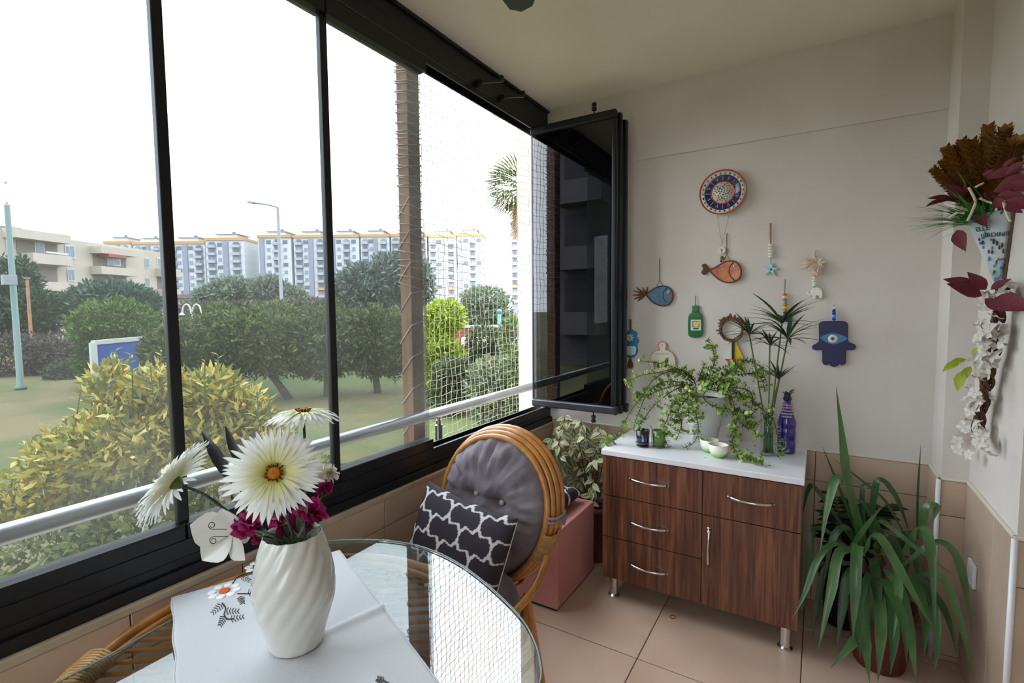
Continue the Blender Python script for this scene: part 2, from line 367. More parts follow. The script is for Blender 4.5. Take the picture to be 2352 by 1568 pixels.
where = ['last closed pane, ending at the open netted bay', 'closed pane in the middle of the view, between the two black uprights', 'closed pane left of the first black upright, nearest in view', 'closed pane beside the photographer', 'closed pane further along the balcony', 'closed pane near the back of the balcony', 'closed pane at the back end of the balcony', 'closed pane in the far back corner']
for i in range(len(ye)-1):
    r = thing('window_%d' % (i+1), 'frameless sliding window, '+where[i], 'window', (GX, ye[i+1], .83), kind='structure')
    panel_parts(r, GX-.024, GX+.034, ye[i+1], ye[i], True, False, 'window_glass')
nwin = len(ye)-1
r = thing('window_%d' % (nwin+1), 'narrow fixed pane filling the back end of the window row', 'window', (GX, YB, .83), kind='structure')
panel_parts(r, GX-.024, GX+.034, YB, ye[-1], False, False, 'window_glass')
# panes folded open against the end wall
names = ['front folded window pane swung open, mirroring the garden and net', 'second folded pane, just behind the front open one', 'rear folded pane, nearest to the end wall']
for i in range(3):
    y = 2.648+i*.052; xa = -1.488; xb = -.957+(.0, .012, .026)[i]; dz = (0, -.004, -.03)[i]
    r = thing('window_%d' % (nwin+2+i), names[i], 'window', (-1.488, y, .87), kind='structure')
    c = Vector((xa, y, 0)); 
    part('pane', MB().box((xa+.004, y-.004, .93), (xb-.006, y+.004, 2.54+dz)), 'folded_glass', r)
    part('bottom_profile', MB().box((xa, y-.020, .90), (xb, y+.016, .945)), 'grey_alu' if i == 0 else 'black_alu', r, bevel=.008)
    part('top_profile', MB().box((xa, y-.020, 2.525+dz), (xb, y+.016, 2.57+dz)), 'dark_alu', r, bevel=.008)
    part('edge_profile', MB().box((xb-.022, y-.016, .945), (xb, y+.014, 2.525+dz)), 'dark_alu' if i == 0 else 'black_alu', r, bevel=.004)
    part('edge_profile', MB().box((xa, y-.006, .945), (xa+.008, y+.006, 2.525+dz)), 'grey_alu', r)
    part('end_cap', MB().box((xb-.004, y-.021, .898), (xb+.012, y+.017, .947)), 'seal', r, bevel=.004)
    if i == 0:
        for z0, s in ((2.57, 1), (.90, -1)):
            x = P(1365, 240, y=2.65).x
            part('guide_roller', MB().lathe([(.004, z0), (.004, z0+s*.018), (.013, z0+s*.02), (.014, z0+s*.034), (.008, z0+s*.037), (.008, z0+s*.042), (.014, z0+s*.045), (.013, z0+s*.06)], (x, y, 0), 14), 'seal', r, smooth=False)
# ------------------------------------------------------------------ outside rail, timber post and net
RX = -1.66
hr = thing('handrail', 'round brushed steel handrail running outside the windows', 'railing', (RX, 0, .735))
part('rail_tube', MB().tube([(RX, YB, .966), (RX, 2.995, .966)], .0265, 20), 'steel', hr, smooth=True)
for y in (1.955, -.2, -1.8):
    part('baluster', MB().lathe([(.02, .757), (.02, .90), (.013, .905), (.013, .925), (.009, .928), (.009, .942)], (RX, y, 0), 14), 'steel', hr, smooth=False)
    part('base_plate', MB().lathe([(.038, .757), (.038, .762), (.022, .766)], (RX, y, 0), 18), 'steel', hr)
PX0, PY0 = -1.74, 1.86
tp = thing('timber_post', 'brown square timber post wound with cord outside the window', 'post', (PX0, PY0, .757))
lean = .004
part('shaft', MB().add([(PX0+sx*.036, PY0+sy*.042, .757) for sx, sy in ((-1,-1),(1,-1),(1,1),(-1,1))]+[(PX0+sx*.036+lean, PY0+sy*.042, 3.02) for sx, sy in ((-1,-1),(1,-1),(1,1),(-1,1))], [(3,2,1,0),(4,5,6,7),(0,1,5,4),(1,2,6,5),(2,3,7,6),(3,0,4,7)]), 'timber', tp, bevel=.004)
q = []; zz = .80
while zz < 2.98:
    for k, (sx, sy) in enumerate(((1,-1),(1,1),(-1,1),(-1,-1))):
        q.append((PX0+sx*.039, PY0+sy*.045, zz+k*.022+rnd.uniform(-.003, .003)))
    zz += .155 if zz < 1.9 else .05
part('winding_cord', MB().tube(q, .0028, 5), 'rope', tp, smooth=True)
q2 = []; zz = 1.6
while zz < 2.98:
    for sx, sy in ((1,1),(1,-1),(-1,-1),(-1,1)): q2.append((PX0+sx*.040, PY0+sy*.046, zz+rnd.uniform(-.012, .012))); zz += .011
part('winding_cord', MB().tube(q2, .0022, 4), 'rope', tp, smooth=True)
# the net
NY0, NY1, NZ0, NZ1 = 1.908, 2.995, .76, 2.98
cell = .0445; nc = int((NY1-NY0)/cell); nr_ = int((NZ1-NZ0)/cell)
def npt(i, j):
    t = i/nc; s = j/nr_
    y = NY0+(NY1-NY0)*t; z = NZ0+(NZ1-NZ0)*s
    z += -.05*math.sin(PI*t)*(s-.35)*1.2+.004*math.sin(i*1.7+j*.9)
    y += .006*math.sin(j*.8+i*.35)+.02*math.sin(PI*s)*(1-t)*.6
    x = -1.71-.035*math.sin(PI*t)*math.sin(PI*s)+.003*math.sin(i*2.1+j*1.3)
    return Vector((x, y, z))
nm = MB()
for i in range(nc+1): nm.tube([npt(i, j) for j in range(nr_+1)], .0014, 4)
for j in range(nr_+1): nm.tube([npt(i, j) for i in range(nc+1)], .0014, 4)
nt_ = tag(part('safety_net', nm, 'net_cord', org=(-1.71, NY0, NZ0)), 'pale knotted safety net stretched across the open window bay', 'net')
km = MB()
for i in range(nc+1):
    for j in range(nr_+1):
        p = npt(i, j); a = .0030; km.add([p+Vector(d)*a for d in ((1,0,0),(-1,0,0),(0,1,0),(0,-1,0),(0,0,1),(0,0,-1))], [(0,2,4),(2,1,4),(1,3,4),(3,0,4),(2,0,5),(1,2,5),(3,1,5),(0,3,5)])
part('knots', km, 'net_cord', nt_, kind='stuff')
# ------------------------------------------------------------------ furniture
mat('rattan', 'c4853f', .38, col2='a66a2c', scale=14, stretch=(1, 1, 1), coat=.3)
mat('rattan_wrap', 'c49a62', .5, col2='a87c46', scale=30)
mat('velvet', '665c64', .8, col2='857b82', scale=9, bump=.25, bscale=28, sheen=.25)
mat('button_fabric', 'd0cacc', .7)
mat('pattern_print', 'ffffff', .8, attr=True, bump=.05, bscale=300)
mat('pink_paint', 'cf8f8c', .45, col2='c4827f', scale=4)
mat('cloth_white', 'cdced2', .85, bump=.12, bscale=220)
mat('ceramic_white', 'd3d0c9', .25, coat=.3)
mat('orange_thread', 'e0561a', .7); mat('dark_thread', '2b2f26', .7); mat('white_thread', 'f4f4f4', .6)
mat('petal', 'ffffff', .6, attr=True, trans=.25)
mat('leaf_attr', 'ffffff', .45, attr=True, trans=.2)
mat('flower_orange', 'd8891c', .8, col2='b86a10', scale=160, bump=.6, bscale=260)
mat('flower_dark', '3a3a1c', .8)
mat('stem_dark', '1b211c', .5); mat('stem_green', '55662f', .55); mat('stem_brown', '5a3d30', .6)
mat('strap_leaf_dark', '2a2d2e', .45)
WOODM, _t, _b = new_mat('walnut')
_N = _t.nodes; _L = _t.links; _tc = _N.new('ShaderNodeTexCoord'); _mp = _N.new('ShaderNodeMapping'); _mp.inputs['Scale'].default_value = (1, 1, .045)
_n1 = _N.new('ShaderNodeTexNoise'); _n1.inputs['Scale'].default_value = 34; _n1.inputs['Detail'].default_value = 6; _n1.inputs['Distortion'].default_value = 1.2
_n2 = _N.new('ShaderNodeTexNoise'); _n2.inputs['Scale'].default_value = 140; _n2.inputs['Detail'].default_value = 2
_mxn = _N.new('ShaderNodeMath'); _mxn.operation = 'MULTIPLY_ADD'; _mxn.inputs[1].default_value = .35
_rp = _N.new('ShaderNodeValToRGB'); _e = _rp.color_ramp.elements; _e[0].position = .42; _e[0].color = lin('3a1f15'); _e[1].position = .86; _e[1].color = lin('82543a')
_e2 = _e.new(.62); _e2.color = lin('5c3424')
_L.new(_tc.outputs['Object'], _mp.inputs[0]); _L.new(_mp.outputs[0], _n1.inputs['Vector']); _L.new(_mp.outputs[0], _n2.inputs['Vector'])
_L.new(_n2.outputs[0], _mxn.inputs[0]); _L.new(_n1.outputs[0], _mxn.inputs[2]); _L.new(_mxn.outputs[0], _rp.inputs[0]); _L.new(_rp.outputs[0], _b.inputs['Base Color']); _b.inputs['Roughness'].default_value = .36
mat('white_laminate', 'e6e6ec', .35); mat('cabinet_side', '8d8a7d', .5, col2='7f7c70', scale=5); mat('chrome', 'd8d8da', .18, metal=1)
mat('gap_dark', '1c120d', .8)
# --- cabinet
CX0, CX1, CY0, CY1 = -.920, -.035, 2.355, 2.862
cab = thing('sideboard', 'walnut-fronted sideboard with white top and chrome bow handles', 'sideboard', ((CX0+CX1)/2, 2.6, 0))
part('carcass', MB().box((CX0+.002, CY0+.02, .112), (CX1-.002, CY1, .752)), 'cabinet_side', cab, bevel=.002)
part('top_panel', MB().box((CX0-.004, CY0-.006, .753), (CX1+.006, CY1+.006, .780)), 'white_laminate', cab, bevel=.003, label='white laminate top')
def handle(root, a, b):
    a = Vector(a); b = Vector(b); pts = []
    for k in range(13):
        t = k/12; pts.append(a.lerp(b, t)+Vector((0, -.004-.028*math.sin(PI*t)**.7, 0)))
    rs = [.0045+.003*min(1, abs(k-6)/6) for k in range(13)]
    m = MB().tube(pts, rs, 8, flat=1.25)
    for q in (a, b): m.box((q.x-.007, q.y-.008, q.z-.007), (q.x+.007, q.y+.001, q.z+.007))
    part('handle', m, 'chrome', root, smooth=True, label='chrome bow handle')
FY0, FY1 = CY0, CY0+.018
xm = -.431
for z0, z1 in ((.547, .748), (.331, .543), (.114, .327)):
    d = part('drawer', MB().box((CX0+.003, FY0, z0), (xm-.002, FY1, z1)), 'walnut', cab, bevel=.0015)
    zz = {.547: .651, .331: .432, .114: .217}[z0]; handle(d, (-.768, FY0, zz), (-.590, FY0, zz))
d = part('drawer', MB().box((xm+.002, FY0, .545), (CX1-.003, FY1, .748)), 'walnut', cab, bevel=.0015); handle(d, (-.317, FY0, .648), (-.144, FY0, .648))
d = part('door', MB().box((xm+.002, FY0, .114), (CX1-.003, FY1, .541)), 'walnut', cab, bevel=.0015); handle(d, (-.400, FY0, .484), (-.400, FY0, .311))
for x in (CX0+.05, CX1-.05):
    for y in (CY0+.045, CY1-.06):
        part('foot', MB().lathe([(.031, 0), (.031, .008), (.022, .016), (.022, .106), (.026, .112)], (x, y, 0), 18), 'chrome', cab, smooth=False)
# --- pink box seat with cushion
pk = thing('box_seat', 'pink painted box seat behind the rattan chair', 'stool', (-1.25, 2.345, 0))
part('body', MB().box((-1.45, 2.11, .012), (-1.055, 2.58, .405)), 'pink_paint', pk, bevel=.006)
part('gap_shade', MB().box((-1.44, 2.12, 0), (-1.065, 2.57, .013)), 'gap_dark', pk)  # dark strip stands in for the shaded gap under the box
# --- printed trellis cushions
def trellis(u, v):
    def nearest(a, b):
        w = a+.17*math.sin(2*PI*b)+.045*math.sin(6*PI*b)
        n = abs(((b+.25) % .5)-.25)
        w += .055*max(0, 1-n/.06)*(1 if ((b+.25) % 1) < .5 else -1)*0
        return abs(w-round(w))
    return min(nearest(u, v), nearest(v, u))
def pillow(root, c, ex, ey, size, thick, name='cover', cells=3.1, n=140):
    ex = Vector(ex).normalized(); ey = Vector(ey); ey = (ey-ex*ey.dot(ex)).normalized(); nz_ = ex.cross(ey); c = Vector(c)
    vs = []; fs = []; cv = []; dark = lin('2e2630'); white = lin('d9d4d6')
    for s in (1, -1):
        for i in range(n+1):
            for j in range(n+1):
                u = 2*i/n-1; v = 2*j/n-1
                e = max(0, 1-abs(u)**3.2)**.5*max(0, 1-abs(v)**3.2)**.5
                pin = 1-.07*(1-abs(v)**2)*abs(u)**6; pin2 = 1-.07*(1-abs(u)**2)*abs(v)**6
                bulge = thick*(e**.9)*(1-.15*math.sin(u*3+v*2)*.4)
                vs.append(c+ex*(u*pin*size/2)+ey*(v*pin2*size/2)+nz_*(s*bulge))
                a = (u+v)*cells/4*1.0; b = (u-v)*cells/4*1.0
                k = trellis(a*2.0+.13, b*2.0+.4)
                cv.append(white if k < .056 else dark)
        o = (n+1)**2 if s < 0 else 0
        for i in range(n):
            for j in range(n):
                q = (o+i*(n+1)+j, o+(i+1)*(n+1)+j, o+(i+1)*(n+1)+j+1, o+i*(n+1)+j+1); fs.append(q if s > 0 else q[::-1])
    me = bpy.data.meshes.new(name); org = ORG[root.name] if root is not None else c; me.from_pydata([tuple(p-org) for p in vs], [], fs); me.polygons.foreach_set('use_smooth', [True]*len(fs))
    a = me.color_attributes.new('Col', 'FLOAT_COLOR', 'POINT'); a.data.foreach_set('color', [k for q in cv for k in q]); setmat(me, 'pattern_print')
    return link(name, me, root, org)
TL = P(985, 1103, y=1.50); TR = P(1184, 1187, y=1.47); ex = (TR-TL).normalized(); dn = Vector((-.115, -.13, -.36)); dn = (dn-ex*dn.dot(ex)).normalized()
psz = (TR-TL).length*1.03
cpl = TL+ex*psz/2+dn*psz/2
rt = thing('scatter_cushion', 'dark square cushion with white trellis print, leaning on the rattan chair', 'cushion', cpl)
pillow(rt, cpl, ex, -dn, psz, .062)
q = [cpl+ex*(sx*psz/2*.985)-dn*(sy*psz/2*.985) for sx, sy in ((1,1),(1,-1))]
part('zip', MB().tube([q[0]-Vector((0,0,.01)), (q[0]+q[1])/2, q[1]], .0016, 5), 'button_fabric', rt)
c2 = Vector((-1.275, 2.36, .466)); rt = thing('scatter_cushion', 'dark trellis-print cushion lying flat on the pink box seat', 'cushion', c2)
pillow(rt, c2, (0, 1, .02), (-1, 0, .05), .34, .056, n=70)
# --- rattan armchair
HC = Vector((-1.125, 1.65, .683))
ch = thing('rattan_chair', 'rattan armchair with hooped back and grey-purple velvet cushion', 'chair', (-1.115, 1.40, 0))
def hoop(a, b, dy, n=48, dz=0):
    pts = []
    for k in range(n):
        t = 2*PI*k/n; z = HC.z+b*math.sin(t)+dz; x = HC.x+a*math.cos(t)*(1+.06*math.sin(t)); pts.append((x, HC.y+dy+.20*(z-.69)+.06*math.cos(t)**2*0, z))
    return pts
for a, b, dy, r in ((.255, .282, .00, .0125), (.266, .292, .024, .013), (.274, .300, .050, .0135), (.278, .304, .078, .014)):
    part('hoop_cane', MB().tube(hoop(a, b, dy), r, 10, closed=True), 'rattan', ch, smooth=True)
# back lattice canes behind the cushion
for k in range(-4, 5):
    x = HC.x+k*.058; h = .275*math.sqrt(max(.05, 1-(k*.058/.285)**2))
    part('back_cane', MB().tube([(x, HC.y+.055+.2*(-h), HC.z-h), (x, HC.y+.085, HC.z), (x, HC.y+.055+.2*h, HC.z+h)], .006, 6), 'rattan', ch, smooth=True)
def wrap(t0, t1, turns, rad, rim=(.270, .296, .04)):
    q = []
    for k in range(turns*10+1):
        s = k/(turns*10); t = t0+(t1-t0)*s; z = HC.z+rim[1]*math.sin(t); c = Vector((HC.x+rim[0]*math.cos(t)*(1+.06*math.sin(t)), HC.y+rim[2]+.2*(z-.69), z))
        rd = Vector((math.cos(t), 0, math.sin(t))); an = 2*PI*turns*s
        q.append(c+rd*math.cos(an)*rad*.75+Vector((0, math.sin(an)*rad*1.6, 0)))
    part('binding', MB().tube(q, .0038, 5), 'rattan_wrap', ch, smooth=True)
wrap(-.16, -.52, 16, .034); wrap(PI+.16, PI+.52, 16, .034); wrap(-1.02, -1.12, 5, .036)
# seat, arms and legs
SCn = Vector((-1.115, 1.36, .385))
def seatring(a, b, dz, n=40): return [(SCn.x+a*math.cos(2*PI*k/n), SCn.y+b*math.sin(2*PI*k/n), SCn.z+dz) for k in range(n)]
part('seat_ring', MB().tube(seatring(.275, .255, 0), .014, 10, closed=True), 'rattan', ch, smooth=True)
part('seat_ring', MB().tube(seatring(.283, .263, -.026), .013, 10, closed=True), 'rattan', ch, smooth=True)
for k in range(-4, 5):
    y = SCn.y+k*.055; w = .27*math.sqrt(1-(k*.055/.262)**2); part('seat_cane', MB().tube([(SCn.x-w, y, SCn.z-.006), (SCn.x+w, y, SCn.z-.006)], .006, 6), 'rattan', ch, smooth=True)
for s in (-1, 1):
    q = bez([(HC.x+s*.275, 1.62, .56), (HC.x+s*.285, 1.50, .50), (HC.x+s*.275, 1.36, .47), (HC.x+s*.25, 1.20, .43), (HC.x+s*.215, 1.14, .36), (HC.x+s*.205, 1.13, .18), (HC.x+s*.21, 1.12, .0)])
    part('arm_cane', MB().tube(q, .014, 10), 'rattan', ch, smooth=True)
    part('leg', MB().tube(bez([(HC.x+s*.20, 1.585, .40), (HC.x+s*.215, 1.62, .2), (HC.x+s*.225, 1.66, 0)]), .016, 10), 'rattan', ch, smooth=True)
    part('stretcher', MB().tube([(HC.x+s*.216, 1.10, .14), (HC.x+s*.219, 1.635, .14)], .010, 8), 'rattan', ch, smooth=True)
part('seat_cushion', MB().lathe([(.02, .390), (.20, .392), (.245, .41), (.255, .435), (.24, .465), (.19, .485), (.02, .49)], (SCn.x, SCn.y, 0), 40, rfun=lambda a, z: 1+.012*math.sin(a*14)), 'velvet', ch, smooth=True)
# back cushion with buttons
ezc = Vector((0, .2, 1)).normalized(); nc_ = Vector((0, -1, .2)).normalized(); n1, n2 = 34, 96
btn = []
vs = []; fs = []
def back_pt(r, t):
    u = r*math.cos(t); v = r*math.sin(t)
    c = Vector((HC.x, HC.y+.02, HC.z+.005)); bp = [(-.24, .15), (.27, .10)]
    h = .105*max(0, 1-r**2.6)**.55
    for bu, bv in bp:
        dd = math.hypot(u-bu, (v-bv)*1.1); h -= .040*math.exp(-(dd/.13)**2)
    h -= .016*math.exp(-((v-.125+.1*u)/.05)**2)*max(0, 1-r)*1.6
    fo = .011*(math.sin(t*19+3*math.sin(t*3)+4*r)+.7*math.sin(t*33+1-5*r))*math.exp(-((r-.80)/.22)**2)*(1 if v > -.15 else .5)
    h += fo+.010*mnoise.noise(Vector((u*4, v*4, 1)))+.006*mnoise.noise(Vector((u*11, v*9, 3)))
    return c+Vector((1, 0, 0))*u*.252*(1+.06*v)+ezc*v*.275+nc_*h
for i in range(n1+1):
    for j in range(n2): vs.append(back_pt(max(.004, i/n1), 2*PI*j/n2))
for i in range(n1):
    for j in range(n2): fs.append((i*n2+j, (i+1)*n2+j, (i+1)*n2+(j+1) % n2, i*n2+(j+1) % n2))
rim0 = n1*n2
for j in range(n2): 
    p = vs[rim0+j]; vs.append(p+Vector((0, .05, .01)))
for j in range(n2): fs.append((rim0+j, rim0+n2+j, rim0+n2+(j+1) % n2, rim0+(j+1) % n2))
fs.append(tuple(rim0+n2+j for j in range(n2)))
m = MB(); m.add(vs, fs); bc = part('back_cushion', m, 'velvet', ch, smooth=True)
part('piping', MB().tube([p+Vector((0, -.002, 0)) for p in vs[rim0:rim0+n2]], .0045, 6, closed=True), 'velvet', bc, smooth=True)
for bu, bv in ((-.24, .15), (.27, .10)):
    p = back_pt(math.hypot(bu, bv), math.atan2(bv, bu)); part('button', MB().ball(p+nc_*.013, (.012, .010, .012)), 'button_fabric', bc, smooth=True)
tp_ = Vector((HC.x+.285, 1.675, .672)); part('tie', MB().tube([tp_+Vector((.03*math.cos(k*.9), .05*math.sin(k*.9), k*.0025)) for k in range(16)], .005, 5), 'velvet', ch, smooth=True)
# --- glass-topped rattan table
GZ = .740
out = [(-1.30, .20), (-1.318, .33), (-1.326, .43), (-1.345, .555), (-1.372, .80), (-1.388, .94), (-1.360, 1.035), (-1.235, 1.118), (-1.118, 1.157), (-1.01, 1.160), (-.90, 1.140), (-.80, 1.106), (-.68, 1.052), (-.598, 1.005), (-.543, .96), (-.497, .907), (-.462, .84), (-.45, .70), (-.48, .50), (-.56, .30), (-.70, .13), (-.90, .05), (-1.12, .06)]
ol = bez([Vector((a, b, 0)) for a, b in out]+[Vector((*out[0], 0))], 5)[:-1]
TC = Vector((-1.0, .655, 0))
tb = thing('round_table', 'round glass-topped rattan table in the foreground', 'table', TC)
part('glass_top', MB().prism([(p.x, p.y) for p in ol], lambda a, b, d: (a, b, d), GZ-.008, GZ), 'table_glass', tb)
part('glass_rim', MB().tube([(p.x, p.y, GZ-.004) for p in ol], .0022, 6, closed=True), 'glass_edge', tb, smooth=True)
for r, dz, rr in ((.440, 0, .014), (.424, -.012, .010), (.455, -.014, .009)):
    part('ring_cane', MB().tube([(TC.x+r*math.cos(2*PI*k/56), TC.y+r*math.sin(2*PI*k/56), .716+dz) for k in range(56)], rr, 10, closed=True), 'rattan', tb, smooth=True)
sd = Vector((.80, .60, 0)); pd = Vector((.60, -.80, 0))
for k in range(-10, 11):
    w = math.sqrt(max(0, .42**2-(k*.0385)**2)); c = Vector((TC.x, TC.y, .698))+pd*k*.0385
    if w > .08: part('slat', MB().tube([c-sd*w, c+sd*w], .0055, 6), 'rattan', tb, smooth=True)
for k in range(4):
    a = PI/4+.2+k*PI/2; d = Vector((math.cos(a), math.sin(a), 0)); q = bez([TC+d*.41+Vector((0,0,.70)), TC+d*.30+Vector((0,0,.45)), TC+d*.22+Vector((0,0,.3)), TC+d*.30+Vector((0,0,.12)), TC+d*.36])
    part('leg', MB().tube(q, .016, 10), 'rattan', tb, smooth=True)
part('ring_cane', MB().tube([(TC.x+.225*math.cos(2*PI*k/40), TC.y+.225*math.sin(2*PI*k/40), .30) for k in range(40)], .012, 8, closed=True), 'rattan', tb, smooth=True)
wq = []
pa = math.atan2(P(190, 1545, z=.716).y-TC.y, P(190, 1545, z=.716).x-TC.x)
for k in range(121):
    t = pa-.12+.24*k/120; an = 2*PI*12*k/120; rr = .440+.034*math.cos(an); wq.append((TC.x+rr*math.cos(t), TC.y+rr*math.sin(t), .712+.021*math.sin(an)))
part('binding', MB().tube(wq, .0042, 5), 'rattan_wrap', tb, smooth=True)
# --- embroidered runner
CA = Vector((-1.262, .998, GZ)); e1 = Vector((.921, -.390, 0)); e2 = Vector((-.390, -.921, 0)); CW, CL = .435, .86
def cloth_h(s, t):
    ridge = .010*math.exp(-((s-.385-.10*(t-.1))/.012)**2)*max(0, 1-t/.30)+.004*math.exp(-((s-.50+.2*t)/.03)**2)+.006*math.exp(-((t-.30+.35*s)/.02)**2)*max(0, s-.1)*1.6
    return .0035+ridge+.0022*(mnoise.noise(Vector((s*9, t*6, 0)))+1)*.6+.0012*(mnoise.noise(Vector((s*30, t*22, 4)))+1)*.5
ns, ntt = 110, 60; vs = []; fs = []
for i in range(ns+1):
    for j in range(ntt+1):
        s = CL*i/ns; t = CW*j/ntt; wob = .002*math.sin(s*40); p = CA+e1*s+e2*(t+wob*(j == ntt))+Vector((0, 0, cloth_h(s, t))); vs.append(p)
for i in range(ns):
    for j in range(ntt): fs.append((i*(ntt+1)+j, i*(ntt+1)+j+1, (i+1)*(ntt+1)+j+1, (i+1)*(ntt+1)+j))
m = MB(); m.add(vs, fs)
rn = thing('table_runner', 'white cotton runner with embroidered daisies on the glass table', 'tablecloth', CA)
co = part('cloth', m, 'cloth_white', rn, smooth=True); sm_ = co.modifiers.new('thick', 'SOLIDIFY'); sm_.thickness = .0012; sm_.offset = 0
part('hem', MB().tube([vs[i*(ntt+1)] for i in range(ns+1)], .0016, 5).tube([vs[j] for j in range(ntt+1)], .0016, 5).tube([vs[i*(ntt+1)+ntt] for i in range(ns+1)], .0016, 5), 'cloth_white', rn, smooth=True)
def cl(u, v, dz=.0):
    p = P(u, v, z=GZ+.008); d = p-CA; return Vector((p.x, p.y, GZ+cloth_h(max(0, d.dot(e1)), max(0, d.dot(e2)))+.001+dz))
for u, v in ((516, 1355), (597, 1299)):
    c = cl(u, v); part('daisy_centre', MB().lathe([(.014, -.001), (.0135, .0015), (.008, .003), (.001, .0032)], c, 20), 'orange_thread', rn, smooth=True)
    for k in range(8):
        a = 2*PI*k/8; q = c+Vector((.030*math.cos(a), .030*math.sin(a), 0)); part('daisy_petal', MB().ball(q, (.012, .012, .0022), 12, 5), 'white_thread', rn, smooth=True)
def sprig(pts, leaves):
    q = [cl(u, v, .0005) for u, v in pts]; m = MB().tube(bez(q, 6), .0016, 5)
    for (u0, v0), (u1, v1) in leaves:
        for k in range(5):
            t = k/4; c = cl(u0+(u1-u0)*t, v0+(v1-v0)*t, .0005); dx, dy = u1-u0, v1-v0; L = math.hypot(dx, dy)
            for s in (-1, 1):
                m.tube([c, cl(u0+(u1-u0)*t+dx/L*4-s*dy/L*9*(1-.4*t), v0+(v1-v0)*t+dy/L*4+s*dx/L*8*(1-.4*t), .0005)], .0009, 4)
    part('sprig', m, 'dark_thread', rn)
sprig([(510, 1383), (518, 1395), (515, 1410), (522, 1420), (535, 1420)], [((508, 1388), (490, 1405)), ((520, 1402), (545, 1402)), ((530, 1420), (556, 1415)), ((515, 1415), (506, 1433))])
sprig([(545, 1362), (560, 1362), (590, 1361)], [((552, 1368), (556, 1382)), ((570, 1360), (592, 1356))])
sprig([(533, 1340), (545, 1325), (560, 1318), (582, 1312)], [((556, 1322), (571, 1331)), ((586, 1330), (582, 1342))])
sprig([(880, 1566), (890, 1572), (905, 1580)], [((880, 1568), (868, 1562))])
# --- fluted vase
VB = Vector((-.985, .655, GZ+.010))
vs_ = thing('flower_vase', 'white fluted ceramic vase of flowers on the runner', 'vase', VB)
prof = [(.0, 0), (.052, 0), (.057, .004), (.063, .03), (.074, .065), (.083, .10), (.0865, .13), (.0845, .16), (.077, .20), (.068, .23), (.0625, .25), (.060, .256), (.056, .25), (.060, .2), (.07, .15), (.06, .05), (.0, .04)]
pz = []
for (r0, z0), (r1, z1) in zip(prof[:12], prof[1:13]):
    for k in range(4): pz.append((r0+(r1-r0)*k/4, z0+(z1-z0)*k/4))
pz += [(r, z) for r, z in prof[12:]]
def flute(a, z):
    w = max(0, min(1, (z-.06)/.05)); w2 = .25 if z < .06 else .25+.75*w
    return 1+.045*w2*(abs(math.sin(7*(a+1.1-z*8)))-.55)
part('body', MB().lathe([(max(r, .001), z) for r, z in pz], VB, 120, rfun=flute), 'ceramic_white', vs_, smooth=True)
# --- flowers
def petal_mesh(name, L, Wd, cbase, cmid, ctip, bend=.12, notch=True, n=6):
    vs = []; fs = []; cv = []
    for i in range(n+1):
        t = i/n; w = Wd/2*(.28+.72*math.sin(PI*min(1, t*.62+.05)))*(1 if t < .75 else (1-t)/.25*.85+.15); z = -bend*L*t*t+.06*L*math.sin(PI*t)
        tip = .0 if (i < n or not notch) else -.07*L
        vs += [(-w, t*L+tip*.0, z+.12*w), (0, t*L+tip, z), (w, t*L+tip*.4, z+.12*w)]
        c = [a*(1-min(1, t*2.2))+b*min(1, t*2.2) for a, b in zip(cbase, cmid)] if t < .45 else [a*(1-(t-.45)/.55)+b*(t-.45)/.55 for a, b in zip(cmid, ctip)]
        cv += [c]*3
    for i in range(n): fs += [(i*3, i*3+1, i*3+4, i*3+3), (i*3+1, i*3+2, i*3+5, i*3+4)]
    me = bpy.data.meshes.new(name); me.from_pydata(vs, [], fs); me.polygons.foreach_set('use_smooth', [True]*len(fs))
    a = me.color_attributes.new('Col', 'FLOAT_COLOR', 'POINT'); a.data.foreach_set('color', [k for q in cv for k in q]); setmat(me, 'petal'); return me
WP = petal_mesh('petal', 1, .125, lin('e6e29a'), lin('f6f6ec'), lin('fafafa'))
WP2 = petal_mesh('petal', 1, .15, lin('ddd05c'), lin('ecebb4'), lin('f6f6ea'), bend=.05)
def gerbera(c, nrm, R, label, stem, cup=.05):
    c = Vector(c); nrm = Vector(nrm).normalized(); r = thing('gerbera', label, 'flower', c, group='white gerberas in the vase')
    a0 = nrm.orthogonal().normalized(); b0 = nrm.cross(a0)
    for lay, (n, L, me, rise) in enumerate(((40, 1, WP, -.02), (34, .90, WP, .08), (30, .62, WP2, .20))):
        for k in range(n):
            t = 2*PI*(k+.5*lay+rnd.uniform(-.2, .2))/n; d = a0*math.cos(t)+b0*math.sin(t); ri = rise+cup+rnd.uniform(-.06, .06)
            dd = (d+nrm*ri).normalized(); inst('petal', me, r, c+d*R*.13-nrm*.004*lay*0+nrm*.002*lay, frame(dd, nrm), R*.88*L*rnd.uniform(.9, 1.06))
    R3 = frame(a0, nrm)
    def disc(nm, prof, m, n=20):
        mb = MB().lathe(prof, (0, 0, 0), n); mb.v = [c+R3@v for v in mb.v]; part(nm, mb, m, r, smooth=True)
    disc('flower_centre', [(.001, .003), (R*.13, .006), (R*.125, .012), (R*.07, .015), (.001, .013)], 'flower_orange')
    disc('sepal', [(R*.15, .001), (R*.12, -.008), (R*.06, -.018), (.004, -.022)], 'stem_green')
    for k in range(26):
        t = 2*PI*k/26+.1; d = a0*math.cos(t)+b0*math.sin(t); rr = R*rnd.uniform(.15, .21)
        part('stamen', MB().tube([c+d*R*.12+nrm*.005, c+d*rr+nrm*.014], [.0012, .002], 4), 'flower_dark' if k % 2 else 'flower_orange', r)
    part('stem', MB().tube(bez([c-nrm*.015]+[Vector(p) for p in stem]), .0035, 7), 'stem_dark', r, smooth=True)
    return r
mouth = VB+Vector((0, 0, .225)); deep = VB+Vector((0, 0, .10))
